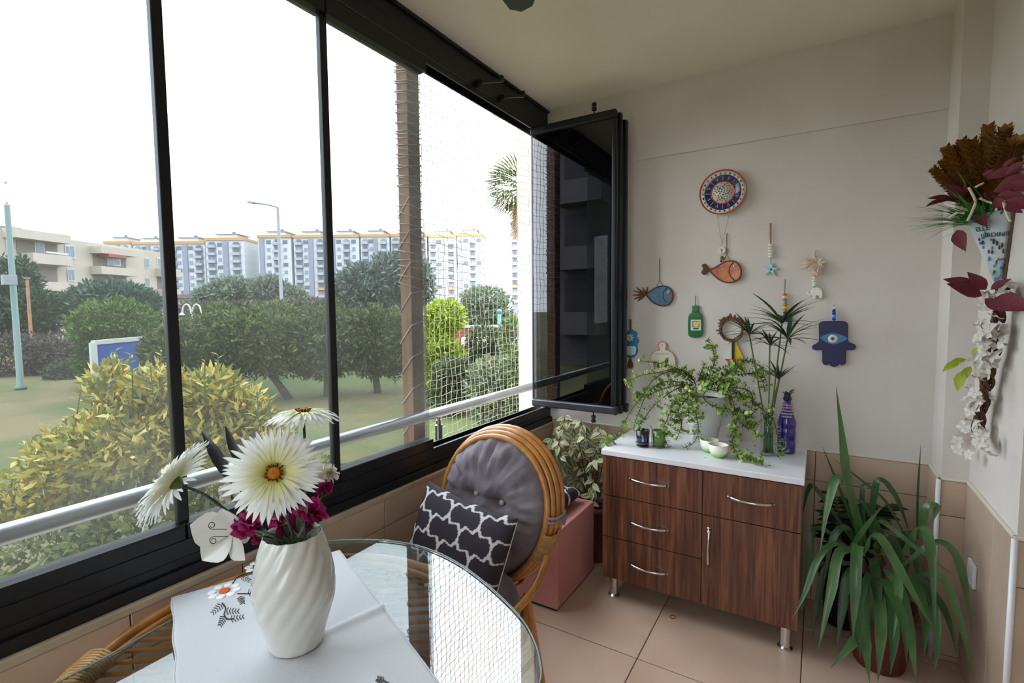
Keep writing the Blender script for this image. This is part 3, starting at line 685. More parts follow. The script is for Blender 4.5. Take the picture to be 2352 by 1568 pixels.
tocam = (EYE-Vector((-1.02, .62, 1.13))).normalized()
gA = P(630, 1086, d=1.135); gerbera(gA, tocam+Vector((-.10, 0, -.02)), .1165*1.135/1.24*1.03, 'large white gerbera facing the camera, with orange centre', [gA-tocam*.06+Vector((0, 0, -.03)), mouth+Vector((.01, 0, 0)), deep])
gB = P(697, 950, d=1.30); gerbera(gB, Vector((.02, .10, .95))-CF*.0-CR*.08, .098, 'white gerbera seen edge-on at the top of the bouquet', [gB+Vector((0, 0, -.09)), mouth+Vector((.02, .015, 0)), deep], cup=-.14)
gC = P(402, 1108, d=1.22); gerbera(gC, -CR*.84+CU*.50-CF*.10, .118, 'white gerbera turned to the window at the left of the bouquet', [P(470, 1135, d=1.22), P(545, 1190, d=1.22), mouth+Vector((-.02, -.01, 0)), deep], cup=.1)
def ruffled(c, R, me, label, cat='flower', n=44, group=None, stem=True):
    r = thing('carnation', label, cat, c, group=group); c = Vector(c)
    for k in range(n):
        z = 1-2*(k+.5)/n*.86; th = k*2.39996; d = Vector((math.sqrt(max(0, 1-z*z))*math.cos(th), math.sqrt(max(0, 1-z*z))*math.sin(th), z))
        ax = (d+Vector((rnd.uniform(-.5, .5), rnd.uniform(-.5, .5), rnd.uniform(-.5, .5)))).normalized(); inst('petal', me, r, c+d*R*.25, frame(ax, d.orthogonal()+Vector((rnd.uniform(-1, 1), rnd.uniform(-1, 1), 0))), R*rnd.uniform(.65, .85))
    if stem: part('stem', MB().tube([c-Vector((0, 0, R*.3)), (c+mouth)/2-Vector((0, 0, .01)), deep+Vector((rnd.uniform(-.02, .02), rnd.uniform(-.02, .02), .05))], .003, 6), 'stem_green', r, smooth=True)
    return r
MG = petal_mesh('petal', 1, .85, lin('5c0a38'), lin('9c1456'), lin('b02868'), bend=.35, notch=False, n=4)
CRM = petal_mesh('petal', 1, .85, lin('c9bfa0'), lin('e9e3d2'), lin('f0ecde'), bend=.35, notch=False, n=4)
for u, v, d, R, lb in ((568, 1207, 1.16, .034, 'magenta carnation at the left of the vase mouth'), (652, 1206, 1.16, .034, 'magenta carnation under the large gerbera'), (712, 1183, 1.18, .042, 'magenta carnation at the right over the vase rim'), (746, 1122, 1.22, .022, 'small magenta carnation below the cream bloom'), (592, 1240, 1.15, .014, 'tiny magenta bud beside the paper bloom'), (605, 1185, 1.20, .024, 'magenta carnation tucked behind the gerbera petals')):
    ruffled(P(u, v, d=d), R, MG, lb, group='magenta carnations in the vase')
for u, v, d, R, lb in ((752, 1090, 1.25, .030, 'cream carnation at the right of the bouquet'), (525, 1130, 1.27, .026, 'cream carnation behind the left edge of the gerbera')):
    ruffled(P(u, v, d=d), R, CRM, lb, group='cream carnations in the vase')
# paper lily with scrolls
LC = P(535, 1222, d=1.18); lr = thing('paper_lily', 'white paper lily with curled scroll marks hanging over the vase', 'flower', LC)
BP = leaf_mesh('petal', 'ceramic_white', 1, .85, 8, .10, .25, peak=.62)
for du, dv, s, tw in ((-78, -12, .092, .3), (-58, 52, .082, .0), (-22, -38, .075, .4), (18, 58, .075, -.5), (66, 30, .05, -.6)):
    q = P(535+du, 1222+dv, d=1.15); inst('petal', BP, lr, LC, frame(q-LC, -CF+CU*tw), s)
for (u, v, sg) in ((497, 1215, 1), (500, 1232, -1)):
    pts = [P(u+24-34*min(1, k/8)+ (0 if k < 8 else -9*math.sin((k-8)*.5)*(1-(k-8)/28)), v+(0 if k < 8 else -sg*(9-9*math.cos((k-8)*.5)*(1-(k-8)/28)-0)), d=1.128) for k in range(24)]
    part('scroll', MB().tube(pts, .0010, 4), 'strap_leaf_dark', lr)
SL = leaf_mesh('strap_leaf', 'strap_leaf_dark', 1, .16, 6, .03, .3, peak=.5)
for (u0, v0, u1, v1), lb in (((545, 1125, 462, 988), 'dark strap leaf rising left behind the large gerbera'), ((553, 1080, 517, 975), 'short dark strap leaf beside the large gerbera')):
    a = P(u0, v0, d=1.27); b = P(u1, v1, d=1.30); lf = thing('strap_leaf', lb, 'leaf', a); inst('blade', SL, lf, a, frame(b-a, -CF+CR*.7), (b-a).length)
    part('stem', MB().tube(bez([a+(b-a)*.1, (a+mouth)/2, deep]), .003, 5), 'stem_dark', lf)
GLm = leaf_mesh('leaf', 'leaf_attr', 1, .35, 4, .2, .2, cols=(lin('2c4a2c'), lin('3c5c38')))
sp_r = thing('greenery_sprig', 'green leafy sprig filling the mouth of the vase', 'sprig', mouth)
for k in range(11):
    a = rnd.uniform(0, 2*PI); d = Vector((math.cos(a), math.sin(a), rnd.uniform(.7, 1.6))); inst('leaf', GLm, sp_r, mouth+Vector((math.cos(a)*.025, math.sin(a)*.025, .015)), frame(d), rnd.uniform(.04, .075))
part('stem', MB().tube([deep, mouth], .003, 5), 'stem_dark', sp_r)
# ------------------------------------------------------------------ things on the sideboard
ZT = .780
mat('bucket_white', 'dcdedc', .35); mat('soil', '3a2c22', .95); mat('terracotta', '6e2a20', .6, col2='5e241b', scale=8)
mat('cup_black', '1a1c24', .25, coat=.4); mat('cup_green', '55702f', .2, coat=.5); mat('candle_wax', '8d9a54', .6); mat('wire', '6f7276', .35, metal=.8)
mat('print_blue', '6fa8d8', .5); mat('purple_glass', '2b1480', .12, coat=.8); mat('bead_pink', 'c8a9bd', .4); mat('cap_black', '14141a', .4)
mat('water_stems', '4f6b45', .3)
EGG, _t, _b = new_mat('egg_cup_glaze'); _N = _t.nodes; _L = _t.links; _tc = _N.new('ShaderNodeTexCoord'); _sx = _N.new('ShaderNodeSeparateXYZ'); _rp = _N.new('ShaderNodeValToRGB'); _mr = _N.new('ShaderNodeMapRange')
_mr.inputs[2].default_value = .062; _rp.color_ramp.elements[0].position = .18; _rp.color_ramp.elements[0].color = lin('8cc257'); _rp.color_ramp.elements[1].position = .5; _rp.color_ramp.elements[1].color = lin('ebe7da')
_L.new(_tc.outputs['Object'], _sx.inputs[0]); _L.new(_sx.outputs['Z'], _mr.inputs[0]); _L.new(_mr.outputs[0], _rp.inputs[0]); _L.new(_rp.outputs[0], _b.inputs['Base Color']); _b.inputs['Roughness'].default_value = .3
def vessel(r0, r1, h, th=.004): return [(.001, 0), (r0, 0), (r0+(r1-r0)*.5, h*.5), (r1, h), (r1-th, h), (r0+(r1-r0)*.5-th, h*.5), (r0-th, th*1.5), (.001, th*1.5)]
# bucket planter with trailing succulent
PBk = Vector((-.500, 2.745, ZT)); pt = thing('plant_pot', 'white ribbed bucket planter at the back of the sideboard', 'pot', PBk)
part('body', MB().lathe([(.001, 0), (.064, 0), (.066, .01), (.078, .095), (.082, .097), (.082, .103), (.080, .105), (.092, .19), (.096, .192), (.096, .198), (.094, .2), (.100, .245), (.105, .247), (.105, .255), (.098, .255), (.09, .2), (.06, .02), (.001, .02)], PBk, 40), 'bucket_white', pt, smooth=True)
part('soil', MB().lathe([(.001, .225), (.094, .225), (.09, .235), (.04, .243), (.001, .245)], PBk, 24), 'soil', pt, smooth=True)
for s in (-1,):
    part('handle', MB().tube([PBk+Vector((s*.104, -.01, .235)), PBk+Vector((s*.106, -.012, .23))]+[PBk+Vector((s*.098+.0*k, -.05-.004*k, .23-.016*k)) for k in range(1, 11)]+[PBk+Vector((s*.08, -.10, .05))], .0014, 5), 'wire', pt)
def z4(u, v): return 1380+u/4.481, 750+v/4.481
su = thing('trailing_succulent', 'trailing jade-leaved succulent spilling over the white bucket', 'plant', PBk+Vector((0, 0, .24)))
stems = [([(960,560),(800,440),(600,470),(420,500),(250,570)], 2.70, 2.52), ([(950,580),(760,460),(560,530),(420,720),(300,880),(180,1110),(60,1200)], 2.68, 2.44), ([(950,600),(760,650),(560,800),(450,940),(380,1030)], 2.66, 2.52), ([(960,620),(850,700),(740,820),(680,960),(640,1080),(690,1235)], 2.64, 2.54), ([(980,620),(980,760),(980,900),(1005,1060),(960,1190),(860,1262)], 2.62, 2.56), ([(960,640),(800,860),(830,1000),(780,1160)], 2.62, 2.55), ([(1000,620),(1300,700),(1380,860),(1390,1000),(1330,1130)], 2.63, 2.60), ([(1100,600),(1060,740),(1200,830),(1330,840)], 2.60, 2.55), ([(1200,620),(1480,640),(1560,720),(1550,900),(1590,1030)], 2.68, 2.62), ([(1000,560),(1150,420),(1170,300),(1130,180),(1100,140)], 2.74, 2.74), ([(1000,560),(1250,430),(1480,350),(1640,410),(1700,560)], 2.74, 2.68), ([(1050,580),(1350,560),(1400,430),(1480,420)], 2.72, 2.66), ([(1300,680),(1380,1000),(1350,1190),(1400,1290),(1500,1350),(1640,1400)], 2.64, 2.45), ([(1400,660),(1600,800),(1780,980),(1830,1200),(1900,1310)], 2.66, 2.53), ([(1300,660),(1400,940),(1560,1060),(1660,1140)], 2.62, 2.56), ([(980,600),(900,480),(700,400),(560,370),(400,350)], 2.72, 2.60), ([(960,600),(800,600),(640,640),(480,700),(350,690)], 2.66, 2.55), ([(960,620),(700,560),(500,660),(400,860),(330,1060)], 2.66, 2.50), ([(1000,560),(1040,460),(1070,380)], 2.74, 2.74), ([(1150,600),(1300,480),(1400,380),(1320,440)], 2.72, 2.70), ([(1200,560),(1500,480),(1640,520),(1690,660)], 2.72, 2.66), ([(980,600),(900,720),(900,860),(910,980)], 2.60, 2.58), ([(960,620),(760,760),(720,900),(760,1000)], 2.6, 2.56), ([(1000,600),(1180,520),(1330,600),(1440,560)], 2.66, 2.62), ([(1350,840),(1480,900),(1500,980),(1560,1010)], 2.60, 2.57), ([(1000,620),(1250,640),(1420,690),(1500,800)], 2.64, 2.60)]
JL = leaf_mesh('leaf', 'leaf_attr', 1, .85, 3, .15, .25, peak=.6, cols=(lin('7fa03c'), lin('a4bd62'))); JL2 = leaf_mesh('leaf', 'leaf_attr', 1, .85, 3, .15, .25, peak=.6, cols=(lin('5f8232'), lin('8cab50'))); JL3 = leaf_mesh('leaf', 'leaf_attr', 1, .8, 3, .15, .25, peak=.6, cols=(lin('b6cc7c'), lin('d3dfae')))
spots = []
for pts, ya, yb in stems:
    n = len(pts); q = [P(*z4(u, v), y=ya+(yb-ya)*k/(n-1)) for k, (u, v) in enumerate(pts)]
    for p in q: p.z = max(p.z, ZT+.008) if p.x > CX0 else p.z
    c = bez(q, 8); part('stem', MB().tube(c, [.0032-.0018*k/len(c) for k in range(len(c))], 5), 'stem_brown', su, smooth=True)
    L = 0
    for a, b in zip(c, c[1:]):
        L += (b-a).length
        if L > .0072:
            L = 0; d = (b-a).normalized(); sd = d.cross(Vector((rnd.uniform(-1, 1), rnd.uniform(-1, 1), rnd.uniform(-1, 1)))).normalized()
            for s in (-1, 1): spots.append((b, (sd*s+d*.35+Vector((0, 0, .25))).normalized(), d))
            if rnd.random() < .45: 
                t = sd.cross(d).normalized(); spots.append((b, (t+d*.4).normalized(), d))
            if rnd.random() < .30:
                tw = (sd+Vector((0, 0, rnd.uniform(-.4, .6)))).normalized(); e = b+tw*.03
                for k in range(5): spots.append((b+tw*(.008+.006*k), (tw*.3+tw.cross(d)*(1 if k % 2 else -1)).normalized(), tw))
rnd.shuffle(spots)
for b, d, t in spots[:290]: inst('leaf', rnd.choice((JL, JL, JL2, JL3)), su, b, frame(d, t), rnd.uniform(.020, .030))
m = MB(); cvs = []
for b, d, t in spots[290:]:
    R = frame(d, t); s = rnd.uniform(.018, .026); m.add([b+R@Vector(v)*s for v in ((0,0,0), (.30,.35,.08), (.36,.7,.06), (0,1,-.1), (-.36,.7,.06), (-.30,.35,.08))], [(0,1,2,3), (0,3,4,5)]); cvs += [rnd.choice((lin('7fa03c'), lin('93b04f'), lin('5f8232'), lin('c0d08c')))]*6
o = part('small_leaves', m, 'leaf_attr', su, kind='stuff'); a = o.data.color_attributes.new('Col', 'FLOAT_COLOR', 'POINT'); a.data.foreach_set('color', [k for q in cvs for k in q])
# candle cups
def ringwire(c, r, z, n=24): return [(c.x+r*math.cos(2*PI*k/n), c.y+r*math.sin(2*PI*k/n), z) for k in range(n)]
cB = Vector((-.757, 2.505, ZT+.006)); cG = Vector((-.682, 2.535, ZT+.006))
r = thing('candle_cup', 'small black candle cup with a pale blue mark, left of the green one', 'cup', cB); part('glass', MB().lathe(vessel(.030, .035, .082), cB, 28), 'cup_black', r, smooth=True)
tocB = (Vector((0, 0, 0))-Vector((cB.x, cB.y, 0))).normalized(); R_ = Matrix(((tocB.y*-1, tocB.x, 0), (0, 0, 1), (tocB.x, tocB.y, 0)))
mk = MB()
for dx, dz, w, h in ((0, .036, .010, .018), (0, .050, .005, .008), (-.003, .062, .003, .006)):
    c = cB+tocB*.0335+Vector((0, 0, dz)); s = Vector((-tocB.y, tocB.x, 0)); mk.add([c+s*(dx-w/2)-Vector((0, 0, h/2)), c+s*(dx+w/2)-Vector((0, 0, h/2)), c+s*(dx+w*.4)+Vector((0, 0, h/2)), c+s*(dx-w*.4)+Vector((0, 0, h/2))], [(0, 1, 2, 3)])
part('emblem', mk, 'print_blue', r)
r = thing('candle_cup', 'small olive green glass candle cup beside the black one', 'cup', cG); part('glass', MB().lathe(vessel(.030, .0345, .082), cG, 28), 'cup_green', r, smooth=True); part('wax', MB().lathe([(.001, .006), (.026, .006), (.030, .07), (.001, .071)], cG, 20), 'candle_wax', r)
cm = (cB+cG)/2; r = thing('wire_holder', 'double wire holder around the black and green candle cups', 'holder', Vector((cm.x, cm.y, ZT)))
for c in (cB, cG):
    part('ring', MB().tube(ringwire(c, .0375, ZT+.020), .0016, 6, closed=True), 'wire', r); part('base_ring', MB().tube(ringwire(c, .031, ZT+.003), .002, 6, closed=True), 'wire', r)
part('loop_handle', MB().tube([cm+Vector((-.002, -.028, .0)), cm+Vector((-.002, -.028, .095)), cm+Vector((0, -.024, .108)), cm+Vector((.006, -.02, .108)), cm+Vector((.010, -.018, .095)), cm+Vector((.010, -.018, .0))], .0016, 6), 'wire', r)
# egg cups
for (x, y), lb in (((-.443, 2.575), 'white and green egg cup, the rear of the pair'), ((-.390, 2.505), 'white and green egg cup, the front of the pair')):
    c = Vector((x, y, ZT)); r = thing('egg_cup', lb, 'cup', c, group='egg cups on the sideboard'); part('bowl', MB().lathe([(.001, 0), (.024, 0), (.032, .010), (.042, .032), (.0455, .062), (.0425, .063), (.038, .034), (.028, .014), (.001, .012)], c, 32), 'egg_cup_glaze', r, smooth=True)
# glass vase with papyrus
GV = Vector((-.192, 2.665, ZT)); r = thing('glass_vase', 'clear glass cylinder vase holding papyrus stems', 'vase', GV)
part('glass', MB().lathe(vessel(.034, .037, .205, .003), GV, 28), 'clear_glass', r, smooth=True)
part('glass_base', MB().lathe([(.001, .0046), (.0305, .0046), (.031, .012), (.001, .013)], GV, 24), 'glass_edge', r)
pa_ = thing('papyrus_plant', 'dark green papyrus with umbrella leaf heads in the glass vase', 'plant', GV+Vector((0, 0, .02)))
PLf = leaf_mesh('blade', 'leaf_attr', 1, .11, 6, .28, .3, peak=.35, cols=(lin('2f4528'), lin('46603a'))); PLf2 = leaf_mesh('blade', 'leaf_attr', 1, .085, 6, .5, .3, peak=.35, cols=(lin('263a22'), lin('3c5434')))
for (u, v), yy, n, ln in (((1796, 744), 2.64, 22, .20), ((1721, 768), 2.62, 20, .145), ((1768, 793), 2.60, 16, .13), ((1809, 778), 2.66, 16, .19), ((1789, 872), 2.64, 14, .11)):
    top = P(u, v, y=yy); base = GV+Vector((rnd.uniform(-.015, .015), rnd.uniform(-.015, .015), .02)); md = GV+Vector(((top.x-GV.x)*.25, (yy-GV.y)*.3, .21))
    part('stem', MB().tube(bez([base, md, top]), .0036, 6), 'stem_green' if n < 15 else 'strap_leaf_green' if 'strap_leaf_green' in MATS else 'stem_green', pa_, smooth=True)
    for k in range(n):
        a = 2*PI*k/n+rnd.uniform(-.15, .15); el = rnd.choice((.15, .45, .9, 1.5)) if n > 15 else rnd.uniform(.6, 2); d = Vector((math.cos(a), math.sin(a)*.8, el))
        inst('blade', rnd.choice((PLf, PLf, PLf2)), pa_, top, frame(d), ln*rnd.uniform(.7, 1.1))
for k in range(9):
    a = k*2.4; rr = .022*math.sqrt((k+.5)/9); part('stem', MB().tube([GV+Vector((rr*math.cos(a), rr*math.sin(a), .016)), GV+Vector((rr*math.cos(a+.5), rr*math.sin(a+.5), .15+.008*k))], .0048, 6), 'water_stems', pa_, smooth=True)
# purple bottle
PBt = Vector((-.118, 2.755, ZT)); r = thing('purple_bottle', 'deep purple glass bottle with a pink bead collar', 'bottle', PBt)
part('glass', MB().lathe([(.001, 0), (.038, 0), (.041, .006), (.041, .06), (.038, .066), (.041, .072), (.041, .12), (.038, .126), (.042, .135), (.042, .15), (.034, .18), (.022, .215), (.0165, .24), (.016, .268), (.001, .268)], PBt, 32), 'purple_glass', r, smooth=True)
part('cap', MB().lathe([(.001, .262), (.019, .262), (.019, .272), (.015, .276), (.014, .296), (.001, .297)], PBt, 18), 'cap_black', r)
bs = MB()
for row, (z, rad, n) in enumerate(((.238, .0215, 16), (.225, .0235, 18), (.21, .027, 20), (.196, .031, 10), (.183, .035, 7))):
    for k in range(n):
        a = 2*PI*k/n if row < 3 else -PI/2-.35*(n-1)/2*.5+.35*.5*k*1.0; bs.ball(PBt+Vector((rad*math.cos(a), rad*math.sin(a), z)), .0042, 6, 4)
part('bead_collar', bs, 'bead_pink', r, smooth=True)
for k in range(14): inst('leaf', GLm, r, PBt+Vector((rnd.uniform(-.02, .02), rnd.uniform(-.02, .02), .29)), frame(Vector((rnd.uniform(-1, 1), rnd.uniform(-1, .5), rnd.uniform(-.2, 1)))), rnd.uniform(.02, .045))
# fallen leaves on the top
mat('fallen_leaf', '2c2a22', .7)
FLm = leaf_mesh('fallen_leaf', 'fallen_leaf', 1, .5, 3, .1, .2)
DRY = ['left of the front egg cup', 'at the right of the front egg cup', 'behind the egg cups under the trailing stems', 'left of the glass vase', 'between the egg cups and the glass vase', 'right beside the front egg cup', 'near the front edge below the glass vase']
for k, (u, v) in enumerate(((1621, 1051), (1661, 1047), (1700, 1012), (1735, 1022), (1703, 1035), (1676, 1050), (1770, 1068))):
    p = P(u, v, z=ZT+.001); r = tag(inst('fallen_leaf', FLm, None, p, frame((rnd.uniform(-1, 1), rnd.uniform(-1, 1), 0)), .016), 'tiny dry leaf on the sideboard top, '+DRY[k], 'leaf', 'dry leaves on the sideboard')
# ------------------------------------------------------------------ ornaments on the end wall
def z3(u, v): return 1400+u/2.852, 350+v/2.852
WY = YE-.004
def wp(u, v, off=.012): return P(*z3(u, v), y=WY-off)
def flat(pts, off0, off1, raw=False):
    q = [wp(u, v, off1) for u, v in pts]; n = len(q); m = MB(); m.add([p+Vector((0, off1-off0, 0)) for p in q]+q, [tuple(range(n)), tuple(range(2*n-1, n-1, -1))]+[(i, i+n, (i+1) % n+n, (i+1) % n) for i in range(n)]); return m
def smooth2(pts, n=5):
    c = bez([Vector((a, b, 0)) for a, b in pts]+[Vector((*pts[0], 0))], n)[:-1]; return [(p.x, p.y) for p in c]
def wline(pts, r=.0012, off=.006, n=5): return MB().tube([wp(u, v, off) for u, v in pts], r, n)
for nm, c, rg in (('plate_red', 'b83a22', .2), ('plate_white', 'd8d6c4', .25), ('plate_blue', '1d1c5c', .2), ('plate_dot_green', '3f6f52', .3), ('twine', '5a4534', .9), ('nail', '3a3a3a', .4), ('teal_glaze', '0d5c80', .25), ('fish_brown', '5c3526', .7), ('orange_glaze', 'd5831f', .25), ('fish_red', 'c03024', .3), ('bottle_green', '106424', .15), ('label_pale', 'd8dfe2', .5), ('lemon', 'e6c81e', .5), ('star_blue', 'a4d2d6', .5), ('bead_white', 'e8e4da', .4), ('shell_pink', 'd8b9a6', .4), ('ribbon_cream', 'dfcfb0', .6), ('bead_orange', 'c9742c', .4), ('hamsa_blue', '151352', .35), ('eye_blue', '2f7fae', .3), ('eye_white', 'eceae4', .3), ('eye_grey', '7d8890', .3), ('cobalt_bead', '1c3fae', .15), ('sky_bead', '5fb3e0', .15), ('twig', '6b4a30', .85), ('sail_yellow', 'e6c212', .5), ('sail_white', 'd7dad6', .6), ('hull_red', 'c4231c', .45), ('mast_dark', '26201c', .6), ('plaque_cream', 'dcd2c0', .5), ('plaque_pink', 'cf9a8c', .5), ('owl_pale', 'cfe2ea', .4), ('tassel_brown', '7a3f26', .8), ('olive_bead', '6f5a28', .4)):
    mat(nm, c, rg, coat=.4 if 'glaze' in nm or 'plate' in nm or 'bottle' in nm else 0)
ORANGE, _t, _b = new_mat('orange_fade'); 
mat('orange_mottle', 'cc7818', .25, col2='b04014', scale=18, coat=.5)
# plate
pc = wp(742, 262, .02); PR = .116
pl = thing('wall_plate', 'painted ceramic plate with navy band and red rim on the end wall', 'plate', pc)
RY = Matrix(((1, 0, 0), (0, 0, -1), (0, 1, 0)))  # local z -> -y
def wlathe(root, nm, prof, m, c=None, n=48, smooth=True):
    c = pc if c is None else c; mb = MB().lathe(prof, (0, 0, 0), n, cap=False); mb.v = [c+Vector((v.x, -v.z, v.y)) for v in mb.v]; mb.f = [f[::-1] for f in mb.f]; return part(nm, mb, m, root, smooth=smooth)
wlathe(pl, 'rim', [(PR*.93, .010), (PR*.96, .016), (PR, .018), (PR*1.0, .015), (PR*.6, -.006), (.01, -.008)], 'plate_red')
wlathe(pl, 'border', [(PR*.77, .0035), (PR*.94, .0125), (PR*.94, .0105), (PR*.77, .001)], 'plate_white')
wlathe(pl, 'band', [(PR*.50, -.003), (PR*.52, -.0005), (PR*.77, .0042), (PR*.79, .0045), (PR*.79, .002), (PR*.5, -.005)], 'plate_blue')
wlathe(pl, 'inner_ring', [(PR*.46, -.003), (PR*.47, .0), (PR*.52, .0012), (PR*.53, -.002), (PR*.46, -.004)], 'plate_red')
wlathe(pl, 'medallion', [(.001, -.0015), (PR*.47, -.001), (PR*.47, -.005), (.001, -.005)], 'plate_white')
def dab(root, nm, m, c, rx, rz, off): 
    mb = MB().ball((0, 0, 0), (rx, .0012, rz), 8, 4); mb.v = [c+v+Vector((0, -off, 0)) for v in mb.v]; part(nm, mb, m, root, smooth=True)
for k in range(26):
    a = 2*PI*k/26; dab(pl, 'painted_dot', ('plate_red', 'plate_dot_green', 'plate_blue')[k % 3], pc+Vector((PR*.855*math.cos(a), 0, PR*.855*math.sin(a))), .005, .0065, .0090)
for k in range(16):
    a = 2*PI*k/16; d = Vector((math.cos(a), 0, math.sin(a))); tt = Vector((-math.sin(a), 0, math.cos(a))); q = pc+d*PR*.64+Vector((0, -.0022, 0))
    part('painted_motif', MB().tube([q-d*.010, q+d*.008+tt*(.006 if k % 2 else 0)], .0011, 4).tube([q-d*.004, q+d*.008-tt*(.006 if k % 2 else 0)], .0010, 4).ball(q+d*.010, .0022, 6, 4), 'plate_white', pl)
for k in range(46):
    a = k*2.399; rr = PR*.42*math.sqrt((k+.5)/46); dab(pl, 'painted_dot', ('plate_red', 'plate_dot_green', 'plate_blue', 'plate_dot_green')[k % 4], pc+Vector((rr*math.cos(a), 0, rr*math.sin(a))), rnd.uniform(.002, .005), rnd.uniform(.002, .006), .0012)
# pendant on strings below the plate
r = thing('disc_pendant', 'white disc pendant with a tree mark hanging under the plate', 'ornament', wp(733, 642))
part('string', wline([(705, 408), (722, 520), (738, 605)], .0007).add([], []), 'nail', r); part('string', wline([(783, 408), (756, 520), (736, 605)], .0007), 'nail', r)
wlathe(r, 'disc', [(.001, .004), (.015, .004), (.0185, .006), (.020, .004), (.019, 0), (.001, 0)], 'bead_white', wp(733, 642, .006), 24)
part('tree_mark', MB().tube([wp(733, 660, .013), wp(733, 632, .013)], .0012, 4).tube([wp(733, 645, .013), wp(724, 632, .013)], .001, 4).tube([wp(733, 648, .013), wp(743, 634, .013)], .001, 4), 'olive_bead', r)
part('bead', MB().ball(wp(736, 690, .010), (.009, .008, .012)), 'olive_bead', r, smooth=True); part('bead', MB().ball(wp(731, 712, .010), (.005, .005, .006)), 'mast_dark', r, smooth=True)
# fish
def fish(nm, label, body, tail, head, hook, tie, eye, bm_, spots_, extra=None, spokes=False):
    c = wp(*tie[1]); r = thing(nm, label, 'ornament', c)
    b2 = smooth2(body); cxm = sum(p[0] for p in b2)/len(b2); cym = sum(p[1] for p in b2)/len(b2)
    part('body', flat(b2, 0.001, .014), bm_, r, bevel=.003)
    part('outline', MB().tube([wp(u, v, .014) for u, v in b2], .0034, 6, closed=True), 'fish_brown', r, smooth=True)
    part('gill', MB().tube([wp(u, v, .0155) for u, v in head], .0024, 6), 'fish_brown', r, smooth=True)
    if spokes:
        m = MB()
        for e in tail: m.tube([wp(238, 925, .01), wp((238+e[0])/2, (925+e[1])/2+3, .014), wp(*e, .012)], [.007, .006, .0028], 6)
        part('tail', m, 'tassel_brown', r, smooth=True)
    else: part('tail', flat(smooth2(tail), .002, .013), 'fish_brown', r, bevel=.003)
    wlathe(r, 'eye', [(.001, .004), (.006, .003), (.0075, .0)], 'eye_white', wp(*eye, .0145), 14); wlathe(r, 'pupil', [(.001, .006), (.003, .005), (.0035, .002)], 'mast_dark', wp(*eye, .0145), 10)
    part('cord', wline([hook, (hook[0], (hook[1]+tie[0][1])/2), tie[0]], .0022).tube([wp(*tie[0], .006), wp(*tie[1], .008)], .0014, 5).tube([wp(*tie[0], .006), wp(*tie[2], .008)], .0014, 5), 'twine', r)
    for k, (u, v) in enumerate(spots_): part('painted_dot', MB().ball(wp(u, v, .0145), (.0028, .0012, .0028), 7, 4), 'bead_white', r)
    if extra: extra(r)
    return r
fish('fish_ornament', 'amber glazed fish ornament below the plate', [(655, 772), (700, 748), (760, 715), (815, 712), (850, 740), (862, 780), (848, 825), (800, 850), (745, 845), (695, 815)], [(660, 765), (640, 745), (625, 728), (603, 738), (612, 762), (600, 785), (618, 802), (640, 785)], [(812, 718), (785, 750), (780, 785), (800, 820), (825, 845)], (768, 528), [(768, 668), (735, 722), (792, 712)], (819, 745), 'orange_mottle', [(732, 740), (722, 775), (740, 766)])
def lips(r): part('lips', flat(smooth2([(392, 930), (403, 922), (411, 930), (406, 940), (411, 948), (400, 952), (391, 944)]), .014, .017), 'fish_red', r)
fish('fish_ornament', 'teal glazed fish ornament with twig tail at the left of the wall', [(240, 930), (285, 895), (335, 875), (385, 882), (412, 915), (413, 955), (390, 992), (340, 1003), (290, 985), (258, 955)], [(155, 905), (152, 935), (185, 972), (215, 882), (250, 880), (175, 885), (160, 960), (195, 960)], [(378, 885), (352, 915), (348, 950), (372, 985)], (328, 695), [(328, 838), (308, 878), (352, 876)], (385, 912), 'teal_glaze', [(270, 938), (295, 935), (280, 950), (318, 960), (300, 945), (338, 900)], lips, True)
# starfish
r = thing('starfish_ornament', 'pale blue starfish on a string of white beads', 'ornament', wp(1057, 765)); 
st = []
for k in range(10):
    a = -PI/2+PI*k/5+.12; R2 = 62 if k % 2 == 0 else 20; st.append((1057+R2*math.cos(a), 765+R2*math.sin(a)*.85))
part('star', flat(st, .001, .012), 'star_blue', r, bevel=.003); part('button', MB().ball(wp(1057, 766, .013), (.005, .003, .005)), 'nail', r)
part('cord', wline([(1057, 460), (1058, 560), (1057, 740)], .0018, .008), 'twine', r)
part('loop', wline([(1052, 462), (1050, 540), (1055, 600)], .002, .008), 'bead_orange', r)
for k in range(5): part('bead', MB().ball(wp(1055, 607+k*19, .012), (.0135, .010, .0065), 12, 6), 'bead_white', r, smooth=True)
# shell bundle and elephant
r = thing('shell_garland', 'bundle of pink shells and ribbon with a white elephant charm', 'ornament', wp(1350, 740))
part('hook', wline([(1352, 640), (1340, 660), (1352, 690)], .005, .01), 'shell_pink', r, smooth=True)
SLf = leaf_mesh('shell', 'shell_pink', 1, .35, 5, .2, .3, peak=.45); RBf = leaf_mesh('ribbon', 'ribbon_cream', 1, .3, 5, .3, .2)
for u, v in ((1240, 750), (1265, 725), (1285, 690), (1300, 760), (1320, 690)): inst('shell', SLf, r, wp(1335, 715, .02), frame(wp(u, v, .03)-wp(1335, 715, .02), (0, -1, .3)), (wp(u, v, .03)-wp(1335, 715, .02)).length*1.1)
for k in range(34):
    a = rnd.uniform(0, 2*PI); L = rnd.uniform(30, 75); u, v = 1358+L*math.cos(a), 735+L*abs(math.sin(a))*(1 if rnd.random() < .7 else -1)*1.0; p = wp(1358, 725, .02); q = wp(u, v, rnd.uniform(.015, .05)); inst('ribbon', RBf if k % 3 else SLf, r, p, frame(q-p, (rnd.uniform(-.4, .4), -1, .2)), (q-p).length)
part('tube_shell', MB().tube([wp(1345, 760, .015), wp(1342, 812, .015)], [.012, .009], 10), 'shell_pink', r, smooth=True)
